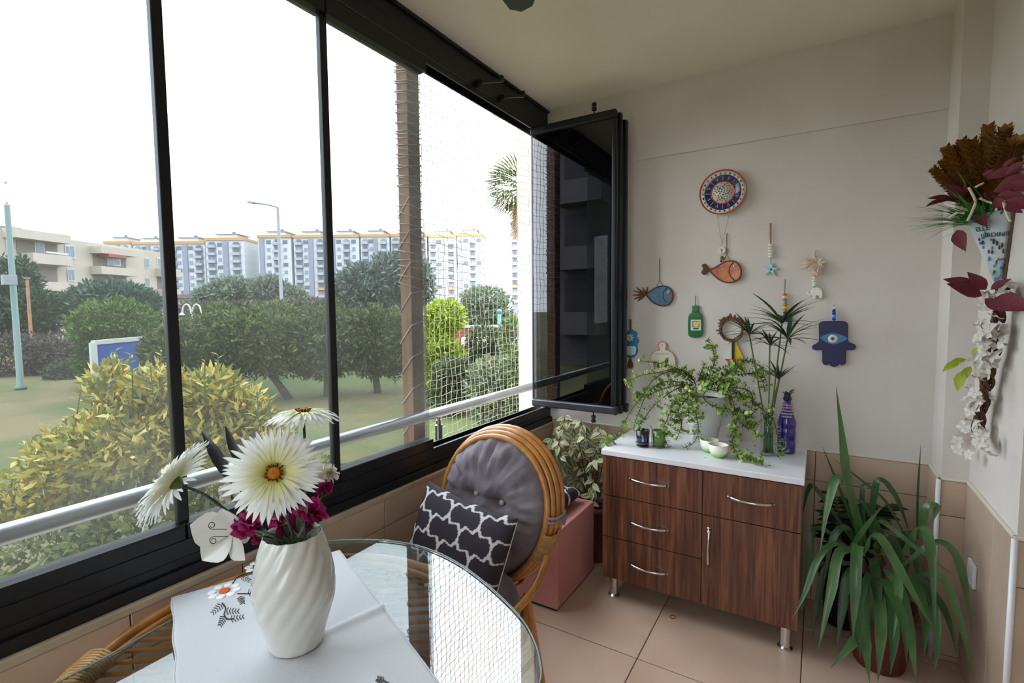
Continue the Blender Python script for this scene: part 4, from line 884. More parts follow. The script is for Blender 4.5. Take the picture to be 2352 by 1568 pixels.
for k in range(4): part('bead', MB().ball(wp(1342, 822+k*16, .014), (.012, .010, .006), 12, 6), 'bead_white', r, smooth=True)
part('elephant', flat(smooth2([(1290, 915), (1298, 908), (1305, 916), (1312, 925), (1318, 900), (1335, 888), (1365, 885), (1388, 898), (1395, 925), (1390, 950), (1374, 955), (1370, 938), (1352, 938), (1350, 956), (1330, 955), (1326, 938), (1310, 940), (1296, 932)], 3), .001, .014), 'bead_white', r, bevel=.003)
part('cord', wline([(1342, 876), (1348, 892)], .0016, .012), 'twine', r)
# bead string behind the papyrus
r = thing('bead_string', 'string of coloured ring beads ending in a blue eye drop', 'ornament', wp(1148, 1000)); part('cord', wline([(1150, 830), (1148, 925), (1160, 1070)], .0018, .008), 'tassel_brown', r)
for k in range(8): part('bead', MB().ball(wp(1147+k*.8, 930+k*17, .012), (.012, .010, .0062), 12, 6), ('bead_orange', 'bead_white', 'bead_orange', 'sky_bead', 'bead_orange', 'lemon', 'bead_orange', 'hamsa_blue')[k], r, smooth=True)
wlathe(r, 'eye_drop', [(.001, .010), (.014, .008), (.020, .003), (.018, 0)], 'cobalt_bead', wp(1166, 1085, .004), 20); wlathe(r, 'eye_dot', [(.001, .0125), (.006, .011), (.007, .008)], 'sky_bead', wp(1160, 1085, .004), 14)
# flattened bottle
r = thing('flat_bottle', 'flattened green glass bottle with a lemon label on the wall', 'ornament', wp(562, 1110)); part('glass', flat(smooth2([(540, 1012), (545, 1003), (580, 1003), (586, 1012), (586, 1042), (600, 1058), (610, 1085), (610, 1180), (600, 1205), (560, 1214), (524, 1205), (515, 1180), (515, 1085), (524, 1058), (540, 1042)], 3), .001, .013), 'bottle_green', r, bevel=.004)
part('label', flat([(532, 1095), (598, 1095), (598, 1165), (532, 1165)], .013, .0142), 'label_pale', r); part('label_panel', flat([(540, 1102), (591, 1102), (591, 1145), (540, 1145)], .0142, .0148), 'eye_grey', r)
part('lemon', flat(smooth2([(545, 1125), (556, 1108), (572, 1112), (588, 1104), (584, 1125), (574, 1142), (556, 1138)]), .0148, .0160), 'lemon', r); part('neck_wire', MB().tube([wp(540, 1040, .014), wp(563, 1046, .016), wp(586, 1040, .014)], .002, 5), 'nail', r); part('cord', wline([(565, 938), (563, 1005)], .002), 'tassel_brown', r)
part('label_text', flat([(548, 1149), (584, 1149), (584, 1158), (548, 1158)], .0142, .0148), 'hamsa_blue', r)
# hamsa
r = thing('hamsa', 'dark blue hamsa hand with a pale eye, hung from blue beads', 'ornament', wp(1470, 1250))
hs = [(1370, 1125), (1385, 1108), (1410, 1104), (1530, 1104), (1553, 1110), (1563, 1128), (1563, 1235), (1580, 1248), (1607, 1258), (1617, 1272), (1608, 1290), (1588, 1297), (1552, 1293), (1550, 1300), (1550, 1375), (1540, 1390), (1520, 1394), (1504, 1384), (1500, 1396), (1472, 1406), (1444, 1396), (1440, 1384), (1424, 1394), (1404, 1390), (1393, 1375), (1392, 1300), (1388, 1292), (1355, 1297), (1332, 1290), (1324, 1275), (1334, 1260), (1358, 1250), (1372, 1236)]
part('hand', flat(hs, .001, .014), 'hamsa_blue', r, bevel=.003)
part('eye', flat(smooth2([(1376, 1212), (1420, 1190), (1470, 1184), (1520, 1195), (1560, 1218), (1520, 1242), (1470, 1256), (1420, 1245)], 4), .014, .0165), 'eye_blue', r, bevel=.001)
wlathe(r, 'iris', [(.001, .004), (.018, .003), (.020, 0)], 'eye_white', wp(1462, 1220, .0165), 24); wlathe(r, 'pupil', [(.001, .0062), (.008, .005), (.009, .003)], 'eye_grey', wp(1460, 1219, .0165), 18); wlathe(r, 'pupil_dot', [(.001, .0075), (.0035, .0068), (.004, .0055)], 'mast_dark', wp(1460, 1219, .0165), 12)
part('cord', wline([(1470, 998), (1470, 1106)], .0012, .010), 'twine', r)
for k, mm in enumerate(('eye_white', 'cobalt_bead', 'cobalt_bead', 'sky_bead', 'cobalt_bead')): part('bead', MB().ball(wp(1470, 1018+k*18, .012), .0085 if k else .006, 10, 6), mm, r, smooth=True)
# owl-like blue plaque by the folded panes
r = thing('blue_plaque', 'turquoise flower plaque with brown tassel beside the folded panes', 'ornament', wp(135, 1240))
part('plate', flat(smooth2([(137, 1150), (155, 1168), (178, 1180), (176, 1205), (190, 1235), (178, 1262), (184, 1300), (165, 1335), (137, 1345), (108, 1335), (90, 1300), (98, 1262), (86, 1235), (98, 1205), (98, 1180), (118, 1168)], 4), .001, .012), 'eye_blue', r, bevel=.003)
part('panel', flat(smooth2([(108, 1270), (168, 1270), (172, 1300), (158, 1325), (118, 1325), (104, 1300)], 4), .012, .0145), 'owl_pale', r)
for k in range(8):
    a = PI*k/4; part('petal', flat([(134+6*math.cos(a-.6), 1212+6*math.sin(a-.6)), (134+24*math.cos(a-.2), 1212+26*math.sin(a-.2)), (134+24*math.cos(a+.2), 1212+26*math.sin(a+.2)), (134+6*math.cos(a+.6), 1212+6*math.sin(a+.6))], .012, .0145), 'eye_white', r)
part('loop', wline([(137, 1092), (137, 1155)], .006, .008), 'twine', r)
m = MB()
for k in range(12): m.tube([wp(135, 1342, .008), wp(120+k*2.8, 1380, .012), wp(116+k*3.4, 1415-5*(k % 3), .010)], .0022, 4)
part('tassel', m, 'tassel_brown', r)
# cream round plaque with knob
r = thing('round_plaque', 'cream ceramic plaque with pink edging half hidden by the succulent', 'ornament', wp(345, 1330))
pq = smooth2([(345, 1238), (365, 1246), (372, 1270), (366, 1290), (395, 1300), (422, 1330), (432, 1370), (425, 1410), (395, 1435), (345, 1442), (295, 1435), (266, 1410), (258, 1370), (270, 1330), (298, 1300), (325, 1290), (318, 1270), (326, 1246)], 4)
part('plate', flat(pq, .001, .011), 'plaque_cream', r, bevel=.003)
for k in range(0, len(pq), 2): part('edge_dot', MB().ball(wp(*pq[k], .011), (.0055, .0035, .0055), 7, 4), 'plaque_pink', r, smooth=True)
part('hole', MB().ball(wp(345, 1260, .011), (.003, .002, .003)), 'mast_dark', r); part('red_motif', flat(smooth2([(285, 1372), (305, 1368), (325, 1380), (318, 1395), (290, 1395)]), .011, .013), 'fish_red', r)
part('script_line', MB().tube([wp(300+k*9, 1318+(4 if k % 2 else -2), .0115) for k in range(11)], .0012, 4), 'twine', r)
# dried twig wreath
wc = (800, 1160); r = thing('twig_wreath', 'small dried twig wreath behind the papyrus leaves', 'wreath', wp(*wc))
for k in range(16):
    ph = rnd.uniform(0, 2*PI); part('twig', MB().tube([wp(wc[0]+(72+8*math.sin(3*t+ph))*math.cos(t), wc[1]+(72+8*math.sin(3*t+ph))*math.sin(t), .014+.008*math.cos(2*t+ph)) for t in [2*PI*j/30*.8+ph for j in range(31)]], .0028, 5), 'twig', r, smooth=True)
TWf = leaf_mesh('dry_leaf', 'twig', 1, .4, 3, .2, .2)
for k in range(34):
    a = rnd.uniform(PI*.9, 2.1*PI); p = wp(wc[0]+74*math.cos(a), wc[1]+74*math.sin(a), .02); inst('dry_leaf', TWf, r, p, frame((math.cos(a)+rnd.uniform(-.8, .8), rnd.uniform(-.6, 0), -math.sin(a)+rnd.uniform(-.8, .8)), (0, -1, 0)), rnd.uniform(.015, .03))
# toy boat
r = thing('boat_ornament', 'small sailing boat ornament with yellow sail and red hull', 'ornament', wp(810, 1310)); part('sail', flat([(818, 1245), (830, 1243), (877, 1350), (818, 1352)], .004, .010), 'sail_yellow', r); part('sail', flat([(800, 1248), (742, 1350), (800, 1352)], .004, .010), 'sail_white', r)
part('mast', flat([(800, 1235), (817, 1235), (817, 1356), (800, 1356)], .001, .016), 'mast_dark', r); part('hull', flat([(752, 1352), (880, 1354), (868, 1380), (835, 1392), (790, 1384)], .001, .018), 'hull_red', r, bevel=.003)
# pineapple charm
r = thing('pineapple_charm', 'tiny yellow pineapple charm with green top in the succulent', 'ornament', wp(738, 1495)); part('fruit', MB().ball(wp(738, 1500, .02), (.019, .012, .024), 14, 8), 'lemon', r, smooth=True)
for k in range(6): part('spot', MB().ball(wp(726+12*(k % 3), 1488+20*(k//3), .032), (.004, .002, .005), 6, 4), 'mast_dark', r)
for k in range(5): inst('leaf', GLm, r, wp(738, 1470, .02), frame((.35*(k-2), -.2, 1)), .035)
# ------------------------------------------------------------------ floor plants
def ribbon(pts, w, fold=.25, n=7):
    c = bez(pts, n); m = MB(); vs = []; k = len(c)
    for i, p in enumerate(c):
        t = i/(k-1); d = (c[min(i+1, k-1)]-c[max(i-1, 0)]).normalized(); up = Vector((0, -.5, .85)); s = d.cross(up); s = s.normalized() if s.length > 1e-4 else Vector((1, 0, 0)); nn = s.cross(d)
        ww = w/2*(min(1, .45+t*2.2))*min(1, (1-t)*2.6+.02); vs += [p-s*ww+nn*ww*fold, p, p+s*ww+nn*ww*fold]
    return m.add(vs, [f for i in range(k-1) for f in ((i*3, i*3+1, i*3+4, i*3+3), (i*3+1, i*3+2, i*3+5, i*3+4))])
def z8(u, v): return 1350+u/2.347, 1000+v/2.347
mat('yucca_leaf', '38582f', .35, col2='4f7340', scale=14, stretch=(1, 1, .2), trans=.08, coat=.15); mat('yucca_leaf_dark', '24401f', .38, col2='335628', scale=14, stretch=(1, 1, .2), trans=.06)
YPc = Vector((.255, 2.50, 0)); r = thing('plant_pot', 'red plastic pot on the floor under the yucca leaves', 'pot', YPc)
part('body', MB().lathe([(.001, 0), (.085, 0), (.09, .01), (.118, .235), (.126, .237), (.128, .27), (.118, .27), (.11, .23), (.001, .22)], YPc, 32), 'terracotta', r, smooth=True); part('soil', MB().lathe([(.001, .24), (.113, .24), (.09, .252), (.001, .258)], YPc, 20), 'soil', r, smooth=True)
yu = thing('yucca_plant', 'tall yucca with long arching green leaves beside the sideboard', 'plant', YPc+Vector((0, 0, .25)))
YL = [([(1465,600),(1470,540),(1400,250),(1370,0),(1338,-270)], 2.5, 2.46, 34), ([(1465,600),(1455,540),(1330,220),(1260,50)], 2.5, 2.42, 13), ([(1470,600),(1430,380),(1350,225),(1290,400),(1250,640)], 2.48, 2.28, 32), ([(1395,640),(1480,520),(1590,375)], 2.46, 2.40, 22), ([(1480,640),(1330,585),(1240,670),(1170,850),(1098,995)], 2.45, 2.22, 24), ([(1480,640),(1360,630),(1310,850),(1240,1165)], 2.42, 2.18, 36), ([(1490,650),(1455,600),(1440,850),(1428,1100)], 2.40, 2.16, 38), ([(1490,640),(1560,540),(1700,760),(1875,1065)], 2.42, 2.20, 34), ([(1540,560),(1580,465),(1760,600),(1965,748)], 2.48, 2.36, 22), ([(1700,640),(1800,500),(1850,640),(1875,1065)], 2.46, 2.24, 34), ([(1790,560),(1820,400),(1880,385),(1850,480)], 2.52, 2.50, 30), ([(1700,700),(1870,580),(1980,640),(2040,850),(2075,1085)], 2.42, 2.30, 28), ([(1750,760),(1900,760),(1990,950),(2085,1320)], 2.40, 2.22, 28), ([(1700,520),(1600,350),(1460,230),(1320,120)], 2.6, 2.66, 12), ([(1775,560),(1780,300),(1796,40)], 2.55, 2.56, 8), ([(1520,660),(1545,700),(1560,850),(1590,1065)], 2.44, 2.26, 34), ([(1560,640),(1650,660),(1675,850),(1645,1115)], 2.40, 2.20, 28), ([(1530,760),(1510,1000),(1420,1130),(1305,1257)], 2.36, 2.12, 34), ([(1500,760),(1490,1000),(1500,1150),(1520,1335)], 2.36, 2.10, 36), ([(1560,760),(1580,1000),(1565,1330)], 2.38, 2.13, 38), ([(1600,720),(1690,850),(1740,1100),(1770,1330)], 2.40, 2.14, 34), ([(1700,760),(1840,850),(1885,1080),(1870,1278)], 2.42, 2.24, 30), ([(1450,640),(1230,500),(1190,760),(1138,1030)], 2.50, 2.36, 26), ([(1520,560),(1560,250),(1660,330),(1740,540)], 2.6, 2.58, 26), ([(1500,620),(1480,300),(1540,255)], 2.62, 2.66, 18), ([(1450,600),(1240,300),(1190,290),(1160,420)], 2.6, 2.58, 22), ([(1640,640),(1500,380),(1430,350)], 2.58, 2.62, 20), ([(1600,700),(1560,600),(1640,560),(1720,800),(1730,1020)], 2.52, 2.42, 30), ([(1650,700),(1720,520),(1760,640),(1790,900)], 2.56, 2.46, 28), ([(1500,700),(1300,700),(1240,900),(1210,1100)], 2.54, 2.44, 26)]
YL += [([(1600,780),(1640,900),(1650,1100),(1630,1290)], 2.36, 2.15, 34), ([(1560,760),(1620,820),(1700,1000),(1720,1230)], 2.36, 2.13, 34), ([(1480,700),(1400,760),(1370,950),(1340,1150)], 2.42, 2.28, 32), ([(1640,760),(1760,800),(1820,1000),(1810,1200)], 2.38, 2.18, 32), ([(1520,740),(1470,850),(1450,1000),(1470,1200)], 2.36, 2.16, 34), ([(1680,760),(1800,780),(1930,960),(1990,1180)], 2.4, 2.26, 26), ([(1460,640),(1400,500),(1320,560),(1270,800)], 2.48, 2.38, 28)]
for k, (pts, ya, yb, wpx) in enumerate(YL):
    n = len(pts); q = [P(*z8(u, v), y=ya+(yb-ya)*i/(n-1)) for i, (u, v) in enumerate(pts)]
    for p in q: p.z = max(p.z, .006); p.x = min(p.x, XR-.03)
    wid = wpx/2.347/F_PX*2.35*1.15
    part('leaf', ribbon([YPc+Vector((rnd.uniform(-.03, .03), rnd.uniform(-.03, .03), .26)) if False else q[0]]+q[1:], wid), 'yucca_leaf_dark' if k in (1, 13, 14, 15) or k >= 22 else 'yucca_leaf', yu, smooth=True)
for k in range(3):
    a = YPc+Vector((.03*(k-1), .02*(k % 2), .25)); b = P(*z8((1470, 1560, 1720)[k], 660), y=2.46); part('trunk', MB().tube(bez([a, (a+b)/2+Vector((.01, .02, 0)), b]), [.016]*20+[.012]*5 if False else .014, 8), 'stem_brown', yu, smooth=True)
# second plant behind: dark rounded leaves in a pot
BP_ = Vector((.135, 2.745, 0)); r = thing('plant_pot', 'dark pot half hidden between the sideboard and the yucca', 'pot', BP_); part('body', MB().lathe([(.001, 0), (.07, 0), (.095, .2), (.10, .2), (.10, .23), (.09, .23), (.001, .2)], BP_, 26), 'cap_black', r, smooth=True)
zz_ = thing('dark_leaf_plant', 'dark-leaved plant growing behind the yucca by the tiled wall', 'plant', BP_+Vector((0, 0, .2)))
DLf = leaf_mesh('leaf', 'leaf_attr', 1, .42, 5, .3, .3, cols=(lin('1c3018'), lin('2c4a26')))
for k in range(7):
    e = BP_+Vector((rnd.uniform(-.05, .20), rnd.uniform(-.12, .06), rnd.uniform(.42, .62))); c = bez([BP_+Vector((0, 0, .2)), (BP_+e)/2+Vector((0, 0, .18)), e], 6); part('stem', MB().tube(c, .004, 5), 'stem_green', zz_, smooth=True)
    for i in range(3, 13):
        for s in (-1, 1): inst('leaf', DLf, zz_, c[i], frame((s*.9, rnd.uniform(-.6, .2), rnd.uniform(-.1, .5)), (0, -.4, 1)), rnd.uniform(.06, .10))
# variegated ficus behind the box seat
FP = Vector((-1.115, 2.725, 0)); r = thing('plant_pot', 'red-brown floor pot of the variegated fig', 'pot', FP); part('body', MB().lathe([(.001, 0), (.085, 0), (.088, .01), (.115, .30), (.124, .302), (.124, .335), (.112, .335), (.10, .28), (.001, .28)], FP, 30), 'terracotta', r, smooth=True); part('soil', MB().lathe([(.001, .30), (.106, .30), (.08, .31), (.001, .315)], FP, 18), 'soil', r)
fi = thing('variegated_fig', 'weeping fig with cream-edged leaves in the far corner', 'plant', FP+Vector((0, 0, .31)))
VL = [leaf_mesh('leaf', 'leaf_attr', 1, .45, 5, .35, .3, cols=c) for c in ((lin('8b9a5e'), lin('e6e2c0')), (lin('5f7a48'), lin('dcd9b4')), (lin('c9cb9c'), lin('f0ecd2')))]
tips = [(1262, 985), (1300, 965), (1335, 975), (1375, 985), (1395, 1005), (1250, 1010), (1285, 1020), (1330, 1020), (1370, 1040), (1400, 1060), (1300, 1060), (1345, 1075), (1385, 1090), (1320, 1110), (1300, 1130), (1360, 1125), (1392, 1120), (1330, 1000), (1240, 995)]
for k, (u, v) in enumerate(tips):
    e = P(u, v, y=rnd.uniform(2.62, 2.80)); e.x = max(e.x, -1.36); b = FP+Vector((rnd.uniform(-.03, .03), rnd.uniform(-.03, .03), .31)); c = bez([b, b.lerp(e, .5)+Vector((0, .02, .10)), e+Vector((0, 0, .02)), e+Vector((rnd.uniform(-.02, .06), -.04, -.06))], 7); part('stem', MB().tube(c, .0032, 5), 'stem_brown', fi, smooth=True)
    for i in range(8, len(c)):
        d = Vector((rnd.uniform(-1, 1), rnd.uniform(-1, .2), rnd.uniform(-.9, .2))); inst('leaf', rnd.choice(VL), fi, c[i], frame(d, (rnd.uniform(-.4, .4), -.7, .6)), rnd.uniform(.045, .075))
# small litter on the floor
r = tag(part('rubber_band', MB().tube([P(1545+6*math.cos(t), 1416+4*math.sin(t), z=.003) for t in [2*PI*k/14 for k in range(14)]], .0015, 5, closed=True), 'fish_red', org=P(1545, 1416, z=0)), 'tiny red ring lying on the floor before the sideboard', 'ring')
# ------------------------------------------------------------------ right wall: socket, cone of flowers, garland
so = thing('wall_socket', 'white power socket low on the right tiled wall', 'socket', (XR-.009, 2.49, .47)); part('plate', MB().box((XR-.020, 2.445, .425), (XR-.0085, 2.53, .515)), 'white_plastic', so, bevel=.003); part('well', MB().box((XR-.0212, 2.462, .445), (XR-.0195, 2.513, .496)), 'tile_cap', so, bevel=.002)
mat('cone_paint', 'd9dee0', .5, col2='c9d3d8', scale=10); mat('cone_blue', '5f9fc0', .6); mat('cone_back', '6b4a3a', .6); mat('print_dark', '3a3f4a', .6)
for nm, c in (('garland_vine', '5a3a28'), ('burgundy_leaf', '7d2f3c'), ('amaranth', '94641f'), ('silk_white', 'e2dcd6'), ('grass_blade', '3f8a3c'), ('lime_leaf', '9aa82a')): mat(nm, c, .7, trans=.15 if 'leaf' in nm or 'silk' in nm else None, col2={'burgundy_leaf': '5a2230', 'amaranth': '744a14', 'silk_white': 'd4cdc6'}.get(nm), scale=25)
CT = Vector((XR-.008, 2.36, 1.565)); CRm = Vector((XR, 2.375, 1.80)); cr = .098
cn = thing('wall_cone', 'white painted tin half-cone holder hung on the right wall', 'holder', CT)
nseg = 18; vs = []; 
for k in range(nseg+1):
    a = PI/2+PI*k/nseg; vs.append(CRm+Vector((cr*math.cos(a)-.001, cr*math.sin(a)*.85, .012*math.sin((a-PI)*1.0))))
m = MB(); n0 = len(vs); m.add(vs+[CT+(v-CRm)*.10 for v in vs], [(i, i+1, n0+i+1, n0+i) for i in range(n0-1)]); co = part('shell', m, 'cone_paint', cn, smooth=True); md_ = co.modifiers.new('thick', 'SOLIDIFY'); md_.thickness = .003
part('back_plate', MB().add([CRm+Vector((-.001, .10, .02)), CRm+Vector((-.001, -.10, .02)), CT+Vector((.006, -.015, -.02)), CT+Vector((.006, .015, -.02))]+[CRm+Vector((-.007, .10, .02)), CRm+Vector((-.007, -.10, .02)), CT+Vector((0, -.015, -.02)), CT+Vector((0, .015, -.02))], [(0,1,2,3),(7,6,5,4),(0,4,5,1),(1,5,6,2),(2,6,7,3),(3,7,4,0)]), 'cone_back', cn)
part('rim_wire', MB().tube(vs, .003, 6), 'cone_paint', cn, smooth=True)
def on_cone(a, t): # a angle, t 0 rim .. 1 tip
    v = CRm+Vector((cr*math.cos(a), cr*math.sin(a)*.85, 0)); p = v.lerp(CT+(v-CRm)*.1, t); return p+Vector((math.cos(a), math.sin(a), 0))*.004
for k in range(34):
    t = rnd.uniform(.25, .95); a = rnd.uniform(PI*1.05, PI*1.45)-(.5-t)*.2; c = on_cone(a, t); part('painted_scroll', MB().ball(c, (.0022, rnd.uniform(.004, .010), rnd.uniform(.004, .010)), 7, 4), 'cone_blue' if k % 3 else 'print_dark', cn, smooth=True)
def cone_text(txt, a0, t, size):
    cu = bpy.data.curves.new('lettering', 'FONT'); cu.body = txt; cu.size = size; cu.extrude = .0006; ob = bpy.data.objects.new('tmp', cu); COL.objects.link(ob); dg = bpy.context.evaluated_depsgraph_get(); me = bpy.data.meshes.new_from_object(ob.evaluated_get(dg)); bpy.data.objects.remove(ob)
    org = ORG[cn.name]
    for v in me.vertices:
        x, y, z = v.co; aa = a0+x/.085; p = on_cone(aa, t-y/.26)+Vector((math.cos(aa), math.sin(aa), 0))*(z+.0012); v.co = p-org
    me.materials.clear(); setmat(me, 'print_dark'); link('lettering', me, cn, org)
cone_text('ELLE', PI*1.12, .20, .024); cone_text('JARDINIERS', PI*1.17, .30, .022); cone_text('fleurs de', PI*1.35, .64, .012)
# cone bouquet
def PW(u, v, y, xm=.485):
    p = P(u, v, y=y); return p if p.x < xm else P(u, v, x=xm)
bo = CRm+Vector((-.045, 0, -.02))
def bunch(name, label, cat): return thing(name, label, cat, bo)
r = bunch('grass_tuft', 'tuft of long green artificial grass fanning from the wall cone', 'grass')
GB = leaf_mesh('blade', 'grass_blade', 1, .036, 7, .35, .2, peak=.2); GB2 = leaf_mesh('blade', 'grass_blade', 1, .05, 7, .15, .2, peak=.2)
for k in range(190):
    q = Vector((rnd.uniform(-1.1, .02), rnd.uniform(-.9, .5), rnd.uniform(.1, .9))); inst('blade', rnd.choice((GB, GB2)), r, bo+Vector((rnd.uniform(-.03, .03), rnd.uniform(-.05, .05), 0)), frame(q), rnd.uniform(.13, .25) if q.z < .5 else rnd.uniform(.08, .15))
r = bunch('amaranth_bunch', 'bunch of ochre-brown dried plumes above the grass', 'dried flowers')
PLm = MB()
for k in range(150):
    t = k/150; a = k*2.4; R2 = .075*(1-t)**.6*(.5+.5*math.sin(min(1, t*6)*PI/2)); p = Vector((R2*math.cos(a), t, R2*math.sin(a))); d = Vector((math.cos(a), 1.0, math.sin(a))).normalized()*.13; s = Vector((-math.sin(a), 0, math.cos(a)))*.05; PLm.add([p, p+d*.5+s, p+d, p+d*.5-s], [(0, 1, 2, 3)])
PLm.tube([(0, -.4, 0), (0, 1, 0)], .012, 4)
plm = PLm.mesh('plume'); setmat(plm, 'amaranth')
for k, (u, v, x) in enumerate(((2270, 285, .50), (2310, 290, .48), (2232, 318, .46), (2208, 318, .44), (2200, 330, .47), (2170, 335, .42), (2162, 365, .43), (2140, 385, .40), (2190, 380, .42), (2250, 330, .50), (2285, 330, .46), (2225, 370, .44), (2300, 350, .5), (2335, 320, .47), (2245, 390, .42), (2215, 400, .41), (2270, 380, .46))):
    tip = PW(u, v, 2.37+(x-.45)*.4); base = bo+(tip-bo)*.32; inst('plume', plm, r, base, frame(tip-base, (0, -1, 0)), (tip-base).length*.95)
for k in range(5): part('stalk', MB().tube([bo, bo+Vector((-.03+.015*k, -.02+.01*k, .14))], .002, 5), 'stem_green', r)
BLf = leaf_mesh('leaf', 'burgundy_leaf', 1, .5, 5, .25, .25, peak=.4)
r = bunch('burgundy_spray', 'spray of burgundy silk leaves over the wall cone', 'silk leaves')
for u, v, x, u0, v0, s in ((2330, 385, .44, 2265, 410, 1), (2352, 400, .46, 2290, 430, 1), (2335, 420, .44, 2280, 440, 1), (2300, 395, .42, 2255, 400, 1), (2345, 450, .46, 2300, 450, 1), (2360, 470, .46, 2310, 460, 1), (2320, 440, .44, 2290, 450, .9), (2345, 370, .46, 2310, 400, .9), (2365, 430, .46, 2320, 420, 1), (2142, 460, .40, 2190, 460, 1), (2155, 447, .40, 2200, 465, 1), (2185, 432, .42, 2215, 458, 1), (2205, 420, .42, 2225, 450, .7), (2255, 508, .40, 2238, 478, 1), (2205, 555, .40, 2198, 528, 1.2), (2285, 455, .42, 2262, 440, .8), (2230, 470, .40, 2245, 455, .8), (2300, 475, .43, 2285, 455, .9), (2335, 480, .46, 2310, 470, 1), (2325, 360, .46, 2300, 390, .8)):
    yy = min(PW(u0, v0, 2.36).y, PW(u, v, 2.36-(.46-x)*.8).y); a = P(u0, v0, y=yy+.02); b = P(u, v, y=yy-.02); inst('leaf', BLf, r, a, frame(b-a, (-.6, -.6, .5)), (b-a).length*s*1.25)
for u0, v0 in ((2262, 430), (2300, 440), (2215, 465)): part('stalk', MB().tube([bo, PW(u0, v0, 2.36)], .002, 5), 'burgundy_leaf', r)
m = MB()
r = bunch('dried_pods', 'pale curled dried stalks among the green grass', 'dried flowers')
for pts in (((2222, 508), (2235, 480), (2240, 460), (2225, 430)), ((2180, 500), (2200, 488), (2215, 490)), ((2320, 508), (2312, 490), (2305, 465)), ((2250, 455), (2275, 465), (2300, 470)), ((2240, 430), (2260, 420))): part('stalk', MB().tube(bez([PW(u, v, 2.27) for u, v in pts], 6), .004, 6), 'ribbon_cream', r, smooth=True)
# garland
gp = [P(u, v, x=.505) for u, v in ((2302, 655), (2298, 690), (2292, 740), (2285, 790), (2272, 850), (2262, 900), (2252, 950), (2246, 1000))]
gr = thing('flower_garland', 'hanging vine garland of white silk blossoms under the cone', 'garland', gp[0])
gc = bez(gp, 8)
for k in range(12):
    ph = rnd.uniform(0, 6.28); w = rnd.uniform(.012, .026); c = [p+Vector((.7*w*math.cos(i*.35+ph), w*math.sin(i*.35+ph), 0)) for i, p in enumerate(gc)]
    for p in c: p.x = min(p.x, XR-.004)
    part('vine', MB().tube(c, .004, 6), 'garland_vine', gr, smooth=True)
SP = leaf_mesh('petal', 'silk_white', 1, .8, 4, .3, .3, peak=.55)
ctrs = []
for k in range(66):
    t = rnd.random(); p = gc[int(t*(len(gc)-1))]; a = rnd.choice((rnd.uniform(PI*.75, PI*1.5), rnd.uniform(PI*1.2, PI*1.6))); ctrs.append(p+Vector((math.cos(a), math.sin(a), 0))*rnd.uniform(.028, .055)+Vector((0, 0, rnd.uniform(-.02, .02))))
for k in range(14): ctrs.append(P(rnd.uniform(2195, 2275), rnd.uniform(985, 1045), x=rnd.uniform(.47, .51)))
for c in ctrs:
    c.x = min(c.x, XR-.02); d = Vector((rnd.uniform(-1, 0), rnd.uniform(-1, .3), rnd.uniform(-.6, .6))).normalized(); a0 = d.orthogonal().normalized(); b0 = d.cross(a0); fl_ = part('blossom', MB().ball(c, .003, 6, 4), 'ribbon_cream', gr)
    ph = rnd.uniform(0, 6)
    for j in range(5):
        t = ph+2*PI*j/5; inst('petal', SP, fl_, c, frame(a0*math.cos(t)+b0*math.sin(t)+d*.25, d), rnd.uniform(.020, .027))
for u, v, u0, v0, s in ((2190, 640, 2240, 662, 1), (2205, 655, 2255, 680, 1.1), (2235, 635, 2265, 665, 1), (2310, 640, 2275, 665, .9), (2330, 695, 2275, 690, 1.15), (2300, 710, 2262, 685, 1)):
    a = PW(u0, v0, 2.16, .50); b = PW(u, v, 2.13, .50); inst('leaf', BLf, gr, a, frame(b-a, (-.5, -.7, .5)), (b-a).length*s*1.2)
LLf = leaf_mesh('leaf', 'lime_leaf', 1, .5, 4, .25, .25)
for u, v, u0, v0 in ((2168, 845, 2205, 830), (2195, 890, 2215, 850), (2185, 830, 2220, 825), (2240, 800, 2232, 815), (2210, 868, 2230, 840)): a = PW(u0, v0, 2.22); b = PW(u, v, 2.2); inst('leaf', LLf, gr, a, frame(b-a, (-.5, -.7, .5)), (b-a).length*1.1)
# ceiling fan: one blade tip reaches into view
tipf = P(1186, 14, z=2.50); hub = Vector((-.36, .84, 2.50)); dv = (Vector((tipf.x, tipf.y, 0))-Vector((hub.x, hub.y, 0))).normalized(); blade_len = (tipf-hub).length
fan = thing('ceiling_fan', 'black ceiling fan, one rounded blade tip showing at the top', 'fan', hub)
part('rod', MB().tube([hub+Vector((0, 0, .05)), Vector((hub.x, hub.y, ZC))], .014, 12), 'seal', fan, smooth=True); part('canopy', MB().lathe([(.06, .235), (.05, .205), (.016, .19)], hub, 20), 'seal', fan, smooth=True); part('motor', MB().lathe([(.01, -.05), (.07, -.045), (.09, -.01), (.09, .03), (.06, .055), (.015, .06)], hub, 26), 'seal', fan, smooth=True)
for k in range(3):
    a = 2*PI*k/3; d = Vector((dv.x*math.cos(a)-dv.y*math.sin(a), dv.x*math.sin(a)+dv.y*math.cos(a), 0)); s = Vector((-d.y, d.x, 0)); L = blade_len+.02
    q = [(.08, -.03), (.2, -.055), (L*.8, -.06), (L*.95, -.05), (L, -.02), (L, .02), (L*.95, .05), (L*.8, .06), (.2, .055), (.08, .03)]
    part('blade', MB().prism(q, lambda u, v, z: hub+d*u+s*v+Vector((0, 0, z+v*.12)), -.004, .004), 'seal', fan, bevel=.002)
